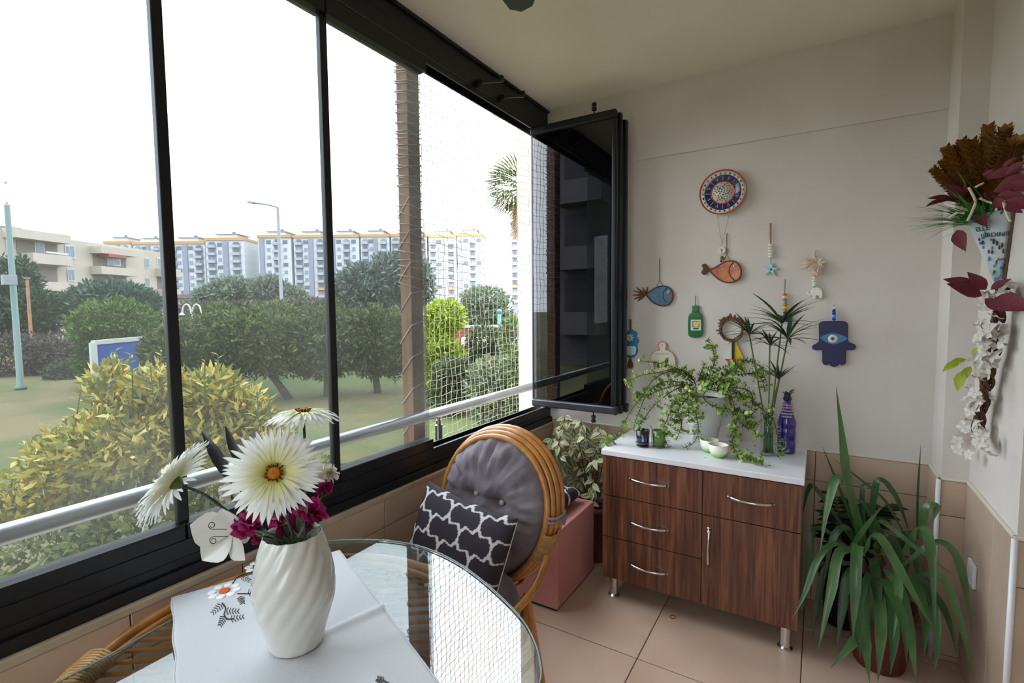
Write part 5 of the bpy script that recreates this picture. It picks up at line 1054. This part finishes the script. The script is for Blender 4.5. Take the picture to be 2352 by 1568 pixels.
# ------------------------------------------------------------------ outside
GZD = -1.2
ALB = .66   # dims outdoor colours in place of light, to balance the room's exposure
GRS, _t, _b = new_mat('lawn'); _N = _t.nodes; _L = _t.links; _tc = _N.new('ShaderNodeTexCoord'); _n = _N.new('ShaderNodeTexNoise'); _n.inputs['Scale'].default_value = .22; _n.inputs['Detail'].default_value = 8; _n.inputs['Roughness'].default_value = .65
_rp = _N.new('ShaderNodeValToRGB'); _e = _rp.color_ramp.elements; _e[0].position = .40; _e[0].color = lin('4c6224'); _e[1].position = .60; _e[1].color = lin('7c7048'); _e2 = _e.new(.5); _e2.color = lin('666436')
_n2 = _N.new('ShaderNodeTexNoise'); _n2.inputs['Scale'].default_value = 9; _n2.inputs['Detail'].default_value = 6; _bp = _N.new('ShaderNodeBump'); _bp.inputs['Strength'].default_value = .6; _bp.inputs['Distance'].default_value = .08
_L.new(_tc.outputs['Object'], _n.inputs['Vector']); _L.new(_tc.outputs['Object'], _n2.inputs['Vector']); _L.new(_n.outputs[0], _rp.inputs[0]); _L.new(_rp.outputs[0], _b.inputs['Base Color']); _L.new(_n2.outputs[0], _bp.inputs['Height']); _L.new(_bp.outputs[0], _b.inputs['Normal']); _b.inputs['Roughness'].default_value = 1
gd = MB(); gd.add([(-600, -300, GZD), (30, -300, GZD), (30, 600, GZD), (-600, 600, GZD)], [(0, 1, 2, 3)])
tag(part('ground', gd, 'lawn'), 'patchy green and dry lawn of the garden', 'lawn', kind='structure')
mat('foliage', 'ffffff', .6, attr=True, trans=.25)
mat('bark', '4a4038', .9, col2='5c5046', scale=6, bump=.3, bscale=20)
def rad(d): return d/F_PX
def blob(u, v, ru, rv, d, dep=1.0): return (tuple(P(u, v, d=d)), (ru*rad(d), ru*rad(d)*dep, rv*rad(d)))
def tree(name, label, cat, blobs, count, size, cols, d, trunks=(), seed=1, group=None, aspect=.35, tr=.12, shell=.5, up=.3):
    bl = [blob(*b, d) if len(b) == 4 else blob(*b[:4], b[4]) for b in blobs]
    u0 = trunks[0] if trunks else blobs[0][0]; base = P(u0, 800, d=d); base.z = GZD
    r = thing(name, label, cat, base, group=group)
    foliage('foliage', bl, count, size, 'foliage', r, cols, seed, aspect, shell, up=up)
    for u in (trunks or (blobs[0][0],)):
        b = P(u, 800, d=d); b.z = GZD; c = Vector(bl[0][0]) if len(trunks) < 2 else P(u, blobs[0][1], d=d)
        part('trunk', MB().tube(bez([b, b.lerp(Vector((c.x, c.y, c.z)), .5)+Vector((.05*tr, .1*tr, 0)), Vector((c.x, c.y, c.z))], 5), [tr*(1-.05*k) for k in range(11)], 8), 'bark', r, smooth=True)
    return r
gH = 'dark green shrub trees across the lawn'
DG = ['4c5c2c', '5c6c2c', '425228', '6e7a32', '566434']
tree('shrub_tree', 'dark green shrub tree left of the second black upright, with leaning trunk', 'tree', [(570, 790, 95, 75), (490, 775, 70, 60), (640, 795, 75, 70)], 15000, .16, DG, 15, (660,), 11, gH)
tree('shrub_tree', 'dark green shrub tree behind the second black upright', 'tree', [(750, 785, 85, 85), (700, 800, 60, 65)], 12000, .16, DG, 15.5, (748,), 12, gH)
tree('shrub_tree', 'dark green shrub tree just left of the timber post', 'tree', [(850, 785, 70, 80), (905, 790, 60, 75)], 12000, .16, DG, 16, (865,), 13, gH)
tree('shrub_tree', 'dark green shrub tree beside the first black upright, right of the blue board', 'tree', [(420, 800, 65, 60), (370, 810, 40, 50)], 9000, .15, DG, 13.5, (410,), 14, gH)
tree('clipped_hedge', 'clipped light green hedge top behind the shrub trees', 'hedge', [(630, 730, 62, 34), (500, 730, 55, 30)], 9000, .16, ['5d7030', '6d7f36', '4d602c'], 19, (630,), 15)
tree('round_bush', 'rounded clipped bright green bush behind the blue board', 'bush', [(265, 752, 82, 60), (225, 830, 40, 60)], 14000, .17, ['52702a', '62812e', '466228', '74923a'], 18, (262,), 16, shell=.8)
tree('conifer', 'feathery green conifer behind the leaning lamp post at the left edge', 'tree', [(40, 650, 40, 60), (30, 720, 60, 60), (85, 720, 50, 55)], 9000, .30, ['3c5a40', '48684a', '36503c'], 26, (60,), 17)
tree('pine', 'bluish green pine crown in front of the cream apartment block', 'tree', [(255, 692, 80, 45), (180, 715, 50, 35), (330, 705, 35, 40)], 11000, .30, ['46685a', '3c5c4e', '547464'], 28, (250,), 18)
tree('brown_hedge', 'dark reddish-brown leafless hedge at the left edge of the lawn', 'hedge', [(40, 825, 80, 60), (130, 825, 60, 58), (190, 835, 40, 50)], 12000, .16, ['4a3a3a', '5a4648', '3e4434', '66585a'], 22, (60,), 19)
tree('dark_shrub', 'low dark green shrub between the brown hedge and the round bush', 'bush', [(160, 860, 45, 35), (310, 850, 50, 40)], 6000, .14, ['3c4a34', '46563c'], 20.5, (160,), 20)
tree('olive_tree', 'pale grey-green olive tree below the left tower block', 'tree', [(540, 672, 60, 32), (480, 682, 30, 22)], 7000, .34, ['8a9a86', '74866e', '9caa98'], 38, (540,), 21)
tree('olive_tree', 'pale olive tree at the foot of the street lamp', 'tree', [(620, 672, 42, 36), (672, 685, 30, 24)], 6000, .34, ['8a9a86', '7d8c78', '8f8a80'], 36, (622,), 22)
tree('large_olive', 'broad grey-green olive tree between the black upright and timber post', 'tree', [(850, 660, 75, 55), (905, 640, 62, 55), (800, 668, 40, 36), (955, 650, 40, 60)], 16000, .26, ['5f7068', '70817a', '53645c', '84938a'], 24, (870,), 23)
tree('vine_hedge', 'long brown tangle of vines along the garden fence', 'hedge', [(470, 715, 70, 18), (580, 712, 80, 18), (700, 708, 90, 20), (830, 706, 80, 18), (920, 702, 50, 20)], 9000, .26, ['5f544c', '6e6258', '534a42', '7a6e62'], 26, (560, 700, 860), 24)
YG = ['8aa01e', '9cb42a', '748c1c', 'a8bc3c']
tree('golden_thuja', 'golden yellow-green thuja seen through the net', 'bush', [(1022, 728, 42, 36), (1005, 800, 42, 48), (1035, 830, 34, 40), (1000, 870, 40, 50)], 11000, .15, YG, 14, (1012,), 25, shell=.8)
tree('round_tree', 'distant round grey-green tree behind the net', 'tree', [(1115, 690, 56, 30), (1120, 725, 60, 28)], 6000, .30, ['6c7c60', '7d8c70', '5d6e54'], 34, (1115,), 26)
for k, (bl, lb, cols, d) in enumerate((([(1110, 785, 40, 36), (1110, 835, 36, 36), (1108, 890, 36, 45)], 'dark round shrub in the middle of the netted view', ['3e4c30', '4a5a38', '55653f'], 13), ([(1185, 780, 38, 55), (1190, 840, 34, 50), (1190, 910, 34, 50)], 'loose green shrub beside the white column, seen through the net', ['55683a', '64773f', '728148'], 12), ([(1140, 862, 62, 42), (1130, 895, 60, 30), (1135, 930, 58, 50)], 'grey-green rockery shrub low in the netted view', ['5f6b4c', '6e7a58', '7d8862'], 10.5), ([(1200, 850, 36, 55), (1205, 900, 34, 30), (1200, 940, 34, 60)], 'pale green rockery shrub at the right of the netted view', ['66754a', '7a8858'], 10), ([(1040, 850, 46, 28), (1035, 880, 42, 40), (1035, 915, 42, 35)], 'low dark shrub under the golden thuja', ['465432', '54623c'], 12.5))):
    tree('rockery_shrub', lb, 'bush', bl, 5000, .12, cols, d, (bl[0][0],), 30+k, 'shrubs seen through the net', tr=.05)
# rockery stones
mat('stone', 'b8aa98', .9, col2='948878', scale=5, bump=.3, bscale=12)
g_ = random.Random(3)
rocks = [(1005, 890), (1025, 882), (1045, 878), (1065, 886), (1085, 893), (1010, 905), (1050, 902), (1090, 915), (1120, 925), (1150, 930), (1175, 920), (1200, 915), (1015, 870), (1160, 905), (1130, 938), (1100, 905)]
for k, (u, v) in enumerate(rocks):
    p = P(u, v, z=GZD); s = g_.uniform(.10, .20); mb = MB().ball((0, 0, 0), (s*1.3, s, s*.7), 9, 6)
    mb.v = [p+Vector((0, 0, s*.35))+v_*(1+.28*mnoise.noise(v_*9+Vector((k*3.1, 0, 0)))) for v_ in mb.v]
    back = v < 896; row = sorted(q for q in rocks if (q[1] < 896) == back); on_ = ('first', 'second', 'third', 'fourth', 'fifth', 'sixth', 'seventh', 'eighth', 'ninth', 'tenth')[row.index((u, v))]
    tag(part('garden_stone', mb, 'stone', org=p), 'pale rough rockery stone beyond the net, %s from the left in the %s row' % (on_, 'back' if back else 'front'), 'stone', 'rockery stones')
# terrace wall beyond
mat('terrace_brick', '8a4a38', .85, col2='76402f', scale=14); mat('path_pale', 'c9c4ba', .9)
a = P(1040, 752, d=21); b = P(1235, 738, d=21); r = thing('terrace_wall', 'low red-brown terrace wall with planting beyond the net', 'wall', (a.x, a.y, GZD)); part('wall', MB().bar(Vector((a.x, a.y, (a.z+GZD)/2)), Vector((b.x, b.y, (a.z+GZD)/2)), .3, a.z-GZD), 'terrace_brick', r); part('coping', MB().bar(Vector((a.x, a.y, a.z+.04)), Vector((b.x, b.y, a.z+.04)), .42, .09), 'path_pale', r)
a = P(1060, 775, d=17); b = P(1235, 765, d=17); r = thing('terrace_step', 'pale stone terrace edge below the red-brown wall', 'wall', (a.x, a.y, GZD)); part('edge', MB().bar(Vector((a.x, a.y, a.z-.15)), Vector((b.x, b.y, a.z-.15)), .3, .32), 'path_pale', r, bevel=.03); part('base', MB().bar(Vector((a.x, a.y, (a.z-.31+GZD)/2)), Vector((b.x, b.y, (a.z-.31+GZD)/2)), .26, a.z-.31-GZD), 'terrace_brick', r)
mat('teal_paint', '4f8a86', .5); mat('pole_green', '788c86', .5, metal=.3); mat('pole_grey', '9a9ea2', .45, metal=.4); mat('white_paint', 'd6d6d2', .5); mat('board_blue', '2f5fb0', .5)
def pole(name, label, u, vtop, d, r, m, cat='post'):
    t = P(u, vtop, d=d); b = Vector((t.x, t.y, GZD)); o = thing(name, label, cat, b); part('shaft', MB().lathe([(r*1.6, 0), (r*1.6, .12), (r, .16), (r*.8, t.z-GZD)], b, 12), m, o, smooth=True); return o, t
o, t = pole('teal_post', 'slim teal garden post in the netted view', 1147, 715, 13, .05, 'teal_paint'); part('cap', MB().ball(t, .07, 8, 5), 'teal_paint', o, smooth=True)
# street lamp
o, t = pole('street_lamp', 'tall grey street lamp with a long arm over the garden', 638, 476, 32, .11, 'pole_grey', 'street lamp'); e = P(585, 466, d=32); f_ = P(570, 464, d=32); part('arm', MB().tube([t, (t+e)/2+Vector((0, 0, .05)), e], .05, 8), 'pole_grey', o, smooth=True); part('lamp_head', MB().bar(e, f_, .25, .12), 'pole_grey', o, bevel=.02)
o, t = pole('lamp_post', 'pale green lamp post with a grey box at the left edge', 16, 470, 17, .10, 'pole_green', 'lamp post'); c = P(21, 643, d=16.8); part('meter_box', MB().box((c.x-.17, c.y-.17, c.z-.17), (c.x+.17, c.y+.17, c.z+.17)), 'pole_grey', o, bevel=.01)
for v in (414, 460, 512): part('arm', MB().tube([Vector((t.x, t.y, P(10, v, d=17).z-.1)), P(16, v+3, d=17.2)], .03, 6), 'pole_grey', o)
pt_ = P(70, 700, d=24); o, t = pole('utility_pole', 'thin brown wooden pole beside the conifer', 62, 640, 24, .08, 'timber', 'pole'); part('cap', MB().box((t.x-.1, t.y-.1, t.z), (t.x+.1, t.y+.1, t.z+.06)), 'pole_grey', o)
# swan-neck garden lamp
t0 = P(440, 760, d=16); b0 = Vector((t0.x, t0.y, GZD)); o = thing('garden_lamp', 'white twin swan-neck garden lamp beside the first black upright', 'lamp', b0); part('shaft', MB().tube([b0, P(440, 745, d=16)], .04, 8), 'white_paint', o, smooth=True)
for s in (-1, 1):
    q = [P(440, 748, d=16), P(440+s*2, 712, d=16), P(440+s*10, 699, d=16), P(440+s*19, 705, d=16), P(440+s*22, 722, d=16)]; part('neck', MB().tube(bez(q, 6), .028, 8), 'white_paint', o, smooth=True); part('shade', MB().lathe([(.03, .06), (.05, .04), (.10, -.02), (.09, -.03), (.01, .03)], q[-1], 14), 'white_paint', o, smooth=True)
# blue goal board
pA = P(213, 787, d=13.5); pB = P(347, 778, d=15.5); o = thing('goal_board', 'blue panel in a white metal frame standing on the lawn', 'board', (pA.x, pA.y, GZD)); zt = pA.z
def xy(p, z): return Vector((p.x, p.y, z))
part('panel', MB().bar(xy(pA, (zt+GZD)/2+.25), xy(pB, (zt+GZD)/2+.25), .04, zt-GZD-.55), 'board_blue', o); part('top_bar', MB().bar(xy(pA, zt), xy(pB, zt+.02), .12, .12), 'white_paint', o)
for p in (pA, pB): part('upright', MB().bar(xy(p, GZD), xy(p, zt), .14, .14, up=(0, 1, 0)), 'white_paint', o)
part('lower_bar', MB().bar(xy(pA, GZD+.3), xy(pB, GZD+.3), .10, .10), 'white_paint', o)
# palm
mat('palm_bark', '8a7058', .9, col2='6e5844', scale=4, bump=.4, bscale=8)
pt0 = P(1203, 440, d=17); b0 = Vector((pt0.x, pt0.y, GZD)); o = thing('palm_tree', 'tall fan palm with hanging dry fronds beside the white column', 'tree', b0); part('trunk', MB().tube([b0, (b0+pt0)/2, pt0], [.20, .17, .16], 12), 'palm_bark', o, smooth=True)
PFm = MB()
for k in range(17):
    an = -1.15+2.3*k/16; d_ = Vector((math.sin(an), math.cos(an), 0)); sdv = Vector((math.cos(an), -math.sin(an), 0))*.035; z = -.18*math.sin(abs(an)); PFm.add([d_*.25, d_*.7+sdv+Vector((0, 0, z*.4)), d_*1.1+Vector((0, 0, z-.12)), d_*.7-sdv+Vector((0, 0, z*.4))], [(0, 1, 2, 3)])
PFm.tube([(0, -.6, .1), (0, .28, 0)], .02, 5); mat('palm_green', '6c7d44', .5, col2='566838', scale=5, trans=.2); mat('palm_dry', 'a08560', .8)
pf = PFm.mesh('frond'); setmat(pf, 'palm_green'); pfd = PFm.mesh('dry_frond'); setmat(pfd, 'palm_dry')
for k in range(28):
    a = k*2.4; el = .9-1.5*k/28; d_ = Vector((math.cos(a)*math.cos(el), math.sin(a)*math.cos(el), math.sin(el))); inst('frond', pf, o, pt0+Vector((0, 0, .05))+d_*.38, frame(d_), g_.uniform(.95, 1.2))
for k in range(26):
    a = k*2.4+1; d_ = Vector((math.cos(a)*.35, math.sin(a)*.35, -1)); inst('dry_frond', pfd, o, pt0+Vector((math.cos(a)*.18, math.sin(a)*.18, -.1-.04*k)), frame(d_, (math.cos(a), math.sin(a), 0)), .6)
# variegated bush right under the window
ALB = 1.15
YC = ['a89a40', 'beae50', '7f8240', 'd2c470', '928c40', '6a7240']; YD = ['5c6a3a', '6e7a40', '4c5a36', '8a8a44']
bd = 3.3; b0 = P(330, 1000, d=bd); b0.z = GZD; yb = thing('golden_bush', 'golden variegated bush growing right outside the window', 'bush', b0)
shoots = [(265, 805), (240, 830), (300, 815), (370, 808), (345, 840), (395, 850), (470, 830), (500, 815), (525, 850), (480, 870), (440, 870), (200, 870), (185, 900), (560, 890), (590, 900), (620, 940), (640, 960), (150, 960), (130, 980), (60, 1060), (30, 1090), (100, 1080), (220, 930), (420, 920), (320, 900), (550, 930), (10, 1130), (600, 1000), (660, 1010), (700, 1020)]
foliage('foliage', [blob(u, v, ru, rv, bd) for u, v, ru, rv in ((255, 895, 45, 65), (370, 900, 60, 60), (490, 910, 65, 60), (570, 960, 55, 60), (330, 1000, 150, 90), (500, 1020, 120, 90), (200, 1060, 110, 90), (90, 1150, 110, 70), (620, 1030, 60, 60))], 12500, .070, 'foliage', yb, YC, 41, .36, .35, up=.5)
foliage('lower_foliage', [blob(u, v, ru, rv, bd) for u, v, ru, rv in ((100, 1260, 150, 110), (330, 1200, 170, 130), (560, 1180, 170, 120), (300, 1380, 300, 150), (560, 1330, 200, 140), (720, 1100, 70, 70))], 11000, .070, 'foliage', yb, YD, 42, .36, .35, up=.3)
for k, (u, v) in enumerate(((330, 1000), (200, 1080), (500, 1030))): e = P(u, v, d=bd); part('stem', MB().tube(bez([b0+Vector((.1*k, .05*k, 0)), b0.lerp(e, .6)+Vector((.05, 0, .1)), e]), .022, 7), 'bark', yb, smooth=True)
YLm = [leaf_mesh('leaf', 'leaf_attr', 1, .30, 4, .25, .25, cols=c) for c in ((lin('9a9436'), lin('d8c85c')), (lin('7f8638'), lin('c6b846')), (lin('b0a440'), lin('e2d474')))]
for u, v in shoots:
    tip = P(u, v, d=bd+g_.uniform(-.25, .25)); low = tip-Vector((g_.uniform(-.05, .05), g_.uniform(-.05, .05), .28)); part('shoot', MB().tube([low, (low+tip)/2+Vector((.01, 0, 0)), tip], .004, 5), 'stem_green', yb)
    for j in range(9):
        t = .25+.75*j/8; a = j*2.4+u; p = low.lerp(tip, t); inst('leaf', YLm[j % 3], yb, p, frame((math.cos(a), math.sin(a), .8)), g_.uniform(.06, .085)*(1.1-.4*t))
mat('kumquat', 'd98a24', .4)
kq = MB().ball((0, 0, 0), .012, 8, 6).mesh('fruit', smooth=True); setmat(kq, 'kumquat')
for u, v in ((270, 905), (290, 850), (310, 1000), (560, 930), (230, 930), (610, 915), (205, 960), (60, 1110), (125, 1130), (420, 960), (540, 1000), (330, 960)): inst('fruit', kq, yb, P(u, v, d=bd-.25))
ALB = .66
# ------------------------------------------------------------------ cream apartment block at the left
mat('block_cream', 'd6c8ba', .85, col2='c8b9aa', scale=.3); mat('block_shade_dark', '8d7f78', .9); mat('win_glass', '7f8c9c', .2); mat('win_frame', 'd8dde2', .5); mat('awning', 'b05a50', .8); mat('roof_clutter', '8a8a8c', .7)  # one dark tone serves as painted balcony shade and as door and eave colour
A = P(0, 528, d=40); dB = 40*177/124.; Bp = P(392, 585, d=dB); hd = Vector((Bp.x-A.x, Bp.y-A.y, 0)); FL = hd.length; hd.normalize(); fn = Vector((hd.y, -hd.x, 0)); fn = fn if fn.dot(EYE-A) > 0 else -fn
def fac(u, v):
    r = CR*((u-1176)/F_PX)+CU*(-(v-784)/F_PX)+CF; t = (A-EYE).dot(fn)/r.dot(fn); p = EYE+r*t; return (p-A).dot(hd), p.z
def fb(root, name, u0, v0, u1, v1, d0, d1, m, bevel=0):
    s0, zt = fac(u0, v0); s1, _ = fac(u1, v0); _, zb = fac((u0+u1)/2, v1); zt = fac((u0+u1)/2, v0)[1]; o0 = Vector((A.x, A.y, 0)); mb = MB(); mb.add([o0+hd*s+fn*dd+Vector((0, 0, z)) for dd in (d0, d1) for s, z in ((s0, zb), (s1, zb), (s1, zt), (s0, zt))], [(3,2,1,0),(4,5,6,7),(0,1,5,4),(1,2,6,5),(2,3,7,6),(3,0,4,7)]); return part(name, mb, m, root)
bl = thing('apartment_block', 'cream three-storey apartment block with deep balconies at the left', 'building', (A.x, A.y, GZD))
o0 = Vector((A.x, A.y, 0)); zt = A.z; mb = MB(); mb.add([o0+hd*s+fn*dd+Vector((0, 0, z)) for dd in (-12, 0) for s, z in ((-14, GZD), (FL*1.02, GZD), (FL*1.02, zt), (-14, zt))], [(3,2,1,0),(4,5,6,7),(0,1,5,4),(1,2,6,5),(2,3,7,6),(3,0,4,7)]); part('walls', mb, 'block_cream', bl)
for q in ((5, 533, 132, 553), (205, 571, 290, 586)): fb(bl, 'canopy_band', *q, 0, 1.3, 'block_cream')
for q in ((45, 585, 135, 608), (60, 648, 135, 668), (205, 615, 291, 632), (356, 618, 392, 636), (205, 655, 291, 668), (356, 664, 392, 680)): fb(bl, 'balcony', *q, 0, 1.3, 'block_cream')
for q in ((47, 555, 130, 585), (66, 611, 130, 648), (212, 586, 288, 615), (212, 633, 289, 655), (85, 668, 130, 690), (360, 637, 380, 664)): fb(bl, 'recess_shade', *q, 0, .02, 'block_shade_dark')  # flat dark plates paint the shade of the balcony hollows onto the wall
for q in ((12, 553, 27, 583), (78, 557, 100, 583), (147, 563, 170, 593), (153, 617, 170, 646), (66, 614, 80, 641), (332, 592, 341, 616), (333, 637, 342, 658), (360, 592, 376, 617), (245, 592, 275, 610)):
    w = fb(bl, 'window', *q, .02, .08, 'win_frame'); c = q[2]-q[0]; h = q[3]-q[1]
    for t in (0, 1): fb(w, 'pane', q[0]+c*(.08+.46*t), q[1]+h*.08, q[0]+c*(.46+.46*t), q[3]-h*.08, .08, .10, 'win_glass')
fb(bl, 'door', 36, 551, 46, 583, .02, .08, 'block_shade_dark'); fb(bl, 'awning', 222, 585, 262, 592, .3, 1.35, 'awning'); fb(bl, 'railing', 76, 580, 128, 584, 1.2, 1.3, 'win_frame')
fb(bl, 'roof_tank', 45, 521, 74, 531, -3, -1, 'roof_clutter'); fb(bl, 'roof_tank', 52, 517, 60, 522, -3, -2, 'roof_clutter')
# low shed beyond the upright
pS = P(430, 676, d=40); o = thing('low_building', 'low cream outbuilding with a dark eave beside the first upright', 'building', (pS.x, pS.y, GZD)); w_ = 45*rad(40)
cR = Vector((CR.x, CR.y, 0)).normalized(); cN = Vector((CF.x, CF.y, 0)).normalized()
def obox(c, w, dp, z0, z1): 
    return MB().add([c+cR*sx*w+cN*sy*dp+Vector((0, 0, z-c.z)) for z in (z0, z1) for sx, sy in ((-1,0),(1,0),(1,1),(-1,1))], [(3,2,1,0),(4,5,6,7),(0,1,5,4),(1,2,6,5),(2,3,7,6),(3,0,4,7)])
part('walls', obox(pS, w_, 4, GZD, pS.z-.3), 'block_cream', o); part('eave', obox(pS-cN*.4, w_*1.05, 5, pS.z-.3, pS.z), 'block_shade_dark', o); part('window', obox(P(430, 687, d=39.9), .35, .1, P(430, 690, d=39.9).z, P(430, 683, d=39.9).z), 'win_glass', o)
# ------------------------------------------------------------------ tower blocks
mat('tower_white', 'dfe0e6', .8); mat('tower_grey', '9a9cae', .8); mat('tower_orange', 'd8a468', .8); mat('tower_win', '8f97a8', .3); mat('tower_balc', 'b9bcc6', .7); mat('tower_dark', '6f7482', .6)  # tower colours kept pale to stand in for distance haze
TD = 186.; FH = 17.2*rad(TD)
def unit_box(name, w, h, dp, m):
    me = MB().add([(x*w/2, y*dp, z*h) for z in (0, 1) for x, y in ((-1,0),(1,0),(1,1),(-1,1))], [(3,2,1,0),(4,5,6,7),(0,1,5,4),(1,2,6,5),(2,3,7,6),(3,0,4,7)]).mesh(name); setmat(me, m); return me
WM = unit_box('window', 1.15, 1.35, .35, 'tower_win'); WM2 = unit_box('window', 1.7, 1.35, .35, 'tower_dark'); PM = unit_box('pane', .9, 1.1, .1, 'win_glass'); BM = unit_box('balcony', 3.0, 1.0, 1.3, 'tower_balc'); BMo = unit_box('balcony', 3.0, 1.0, 1.3, 'tower_orange')
RT = Matrix((cR, cN, Vector((0, 0, 1)))).transposed()
def tower(u0, u1, vtop, label, d=TD, pat=0, floors=9, side=False):
    c = P((u0+u1)/2, vtop, d=d); w = (u1-u0)*rad(d); top = c.z; b = Vector((c.x, c.y, GZD)); r = thing('tower_block', label, 'building', b, group='distant tower blocks')
    part('walls', obox(c, w/2, 14, GZD, top), 'tower_white', r)
    part('roof_band', obox(c-cN*.6, w/2*1.03, 15, top, top+6*rad(d)), 'tower_orange', r); part('penthouse', obox(c+cN*2, w/2*.5, 8, top+6*rad(d), top+17*rad(d)), 'tower_white', r); part('roof_cap', obox(c+cN*1.6, w/2*.62, 9, top+15*rad(d), top+17*rad(d)), 'tower_grey', r); part('chimney', obox(c+cN*3+cR*w*.12, .5, 1, top+17*rad(d), top+22*rad(d)), 'roof_clutter', r)
    lay = [('b', .13), ('w', .30), ('s', .47), ('w', .62), ('b', .84)] if pat == 0 else [('b', .16), ('w', .36), ('s', .52), ('b', .80)] if pat == 1 else [('s', .12), ('w', .32), ('b', .58), ('w', .82)]
    for kind, f in lay:
        cc = c+cR*(f-.5)*w
        if kind == 's': part('stripe', obox(cc-cN*.5, w*.07, 1, GZD, top-.5), 'tower_grey', r); continue
        if kind == 'b': part('recess', obox(cc-cN*.06, w*.11, .3, GZD, top-1.0), 'tower_grey', r)
        for k in range(floors):
            z = top-(k+1)*FH+.55; lc = Vector((cc.x, cc.y, z))
            if kind == 'w': inst('window', WM if k % 3 else WM2, r, lc-cN*.18, RT)
            else:
                inst('balcony', BMo if k == 6 else BM, r, lc-cN*1.3-Vector((0, 0, .5)), RT, (w/14., 1, 1)); o_ = inst('window', WM2 if (k*7+int(u0)) % 3 else WM, r, lc-cN*.25+Vector((0, 0, .3)), RT, (w/14., 1, 1))
    if side:
        for k in range(floors): pass
    return r
tower(385, 470, 560, 'distant white and grey tower block just right of the first upright', 190, 0)
t_ = tower(472, 560, 552, 'distant tower block with orange roof band at the end of the left row', 186, 1)
for (u0, u1, v), lb, pt2 in (((592, 668, 546), 'distant tower block behind the street lamp', 2), ((674, 750, 546), 'distant tower block left of the second black upright', 1), ((756, 824, 545), 'distant tower block just right of the second upright', 2), ((828, 894, 544), 'distant tower block above the large olive tree', 1), ((898, 980, 543), 'distant tower block behind the timber post', 0), ((984, 1048, 545), 'distant tower block seen through the left part of the net', 1), ((1050, 1110, 542), 'distant tower block in the middle of the net', 2), ((1172, 1232, 540), 'distant tower block behind the palm trunk', 1)):
    tower(u0, u1, v, lb, TD, pt2)
for (u0, u1, v), lb in (((240, 300, 560), 'far orange-roofed tower peeping over the cream apartment block'), ((306, 372, 562), 'far orange-roofed tower left of the first upright')): tower(u0, u1, v, lb, 230, 1, 3)
# neighbouring wing mirrored in the folded panes
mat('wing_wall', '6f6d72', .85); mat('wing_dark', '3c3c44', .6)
r = thing('neighbour_wing', 'dark neighbouring apartment wing with balconies, mirrored in the folded panes', 'building', (-7, -16, GZD)); part('walls', MB().box((-10.6, -26, GZD), (-3.2, -16, 15)), 'wing_wall', r)
for k in range(5):
    z = .3+k*2.9
    for x0, x1 in ((-10.2, -8.0), (-6.0, -3.8)): part('balcony', MB().box((x0, -16, z), (x1, -14.9, z+1.0)), 'wing_wall', r); part('recess_shade', MB().box((x0, -16.0, z+1.0), (x1, -15.98, z+2.6)), 'wing_dark', r)  # thin dark sheets paint the shade above each balcony front
    for x0 in (-7.6, -6.9): part('window', MB().box((x0, -16, z+.6), (x0+.5, -15.96, z+2.2)), 'wing_dark', r)
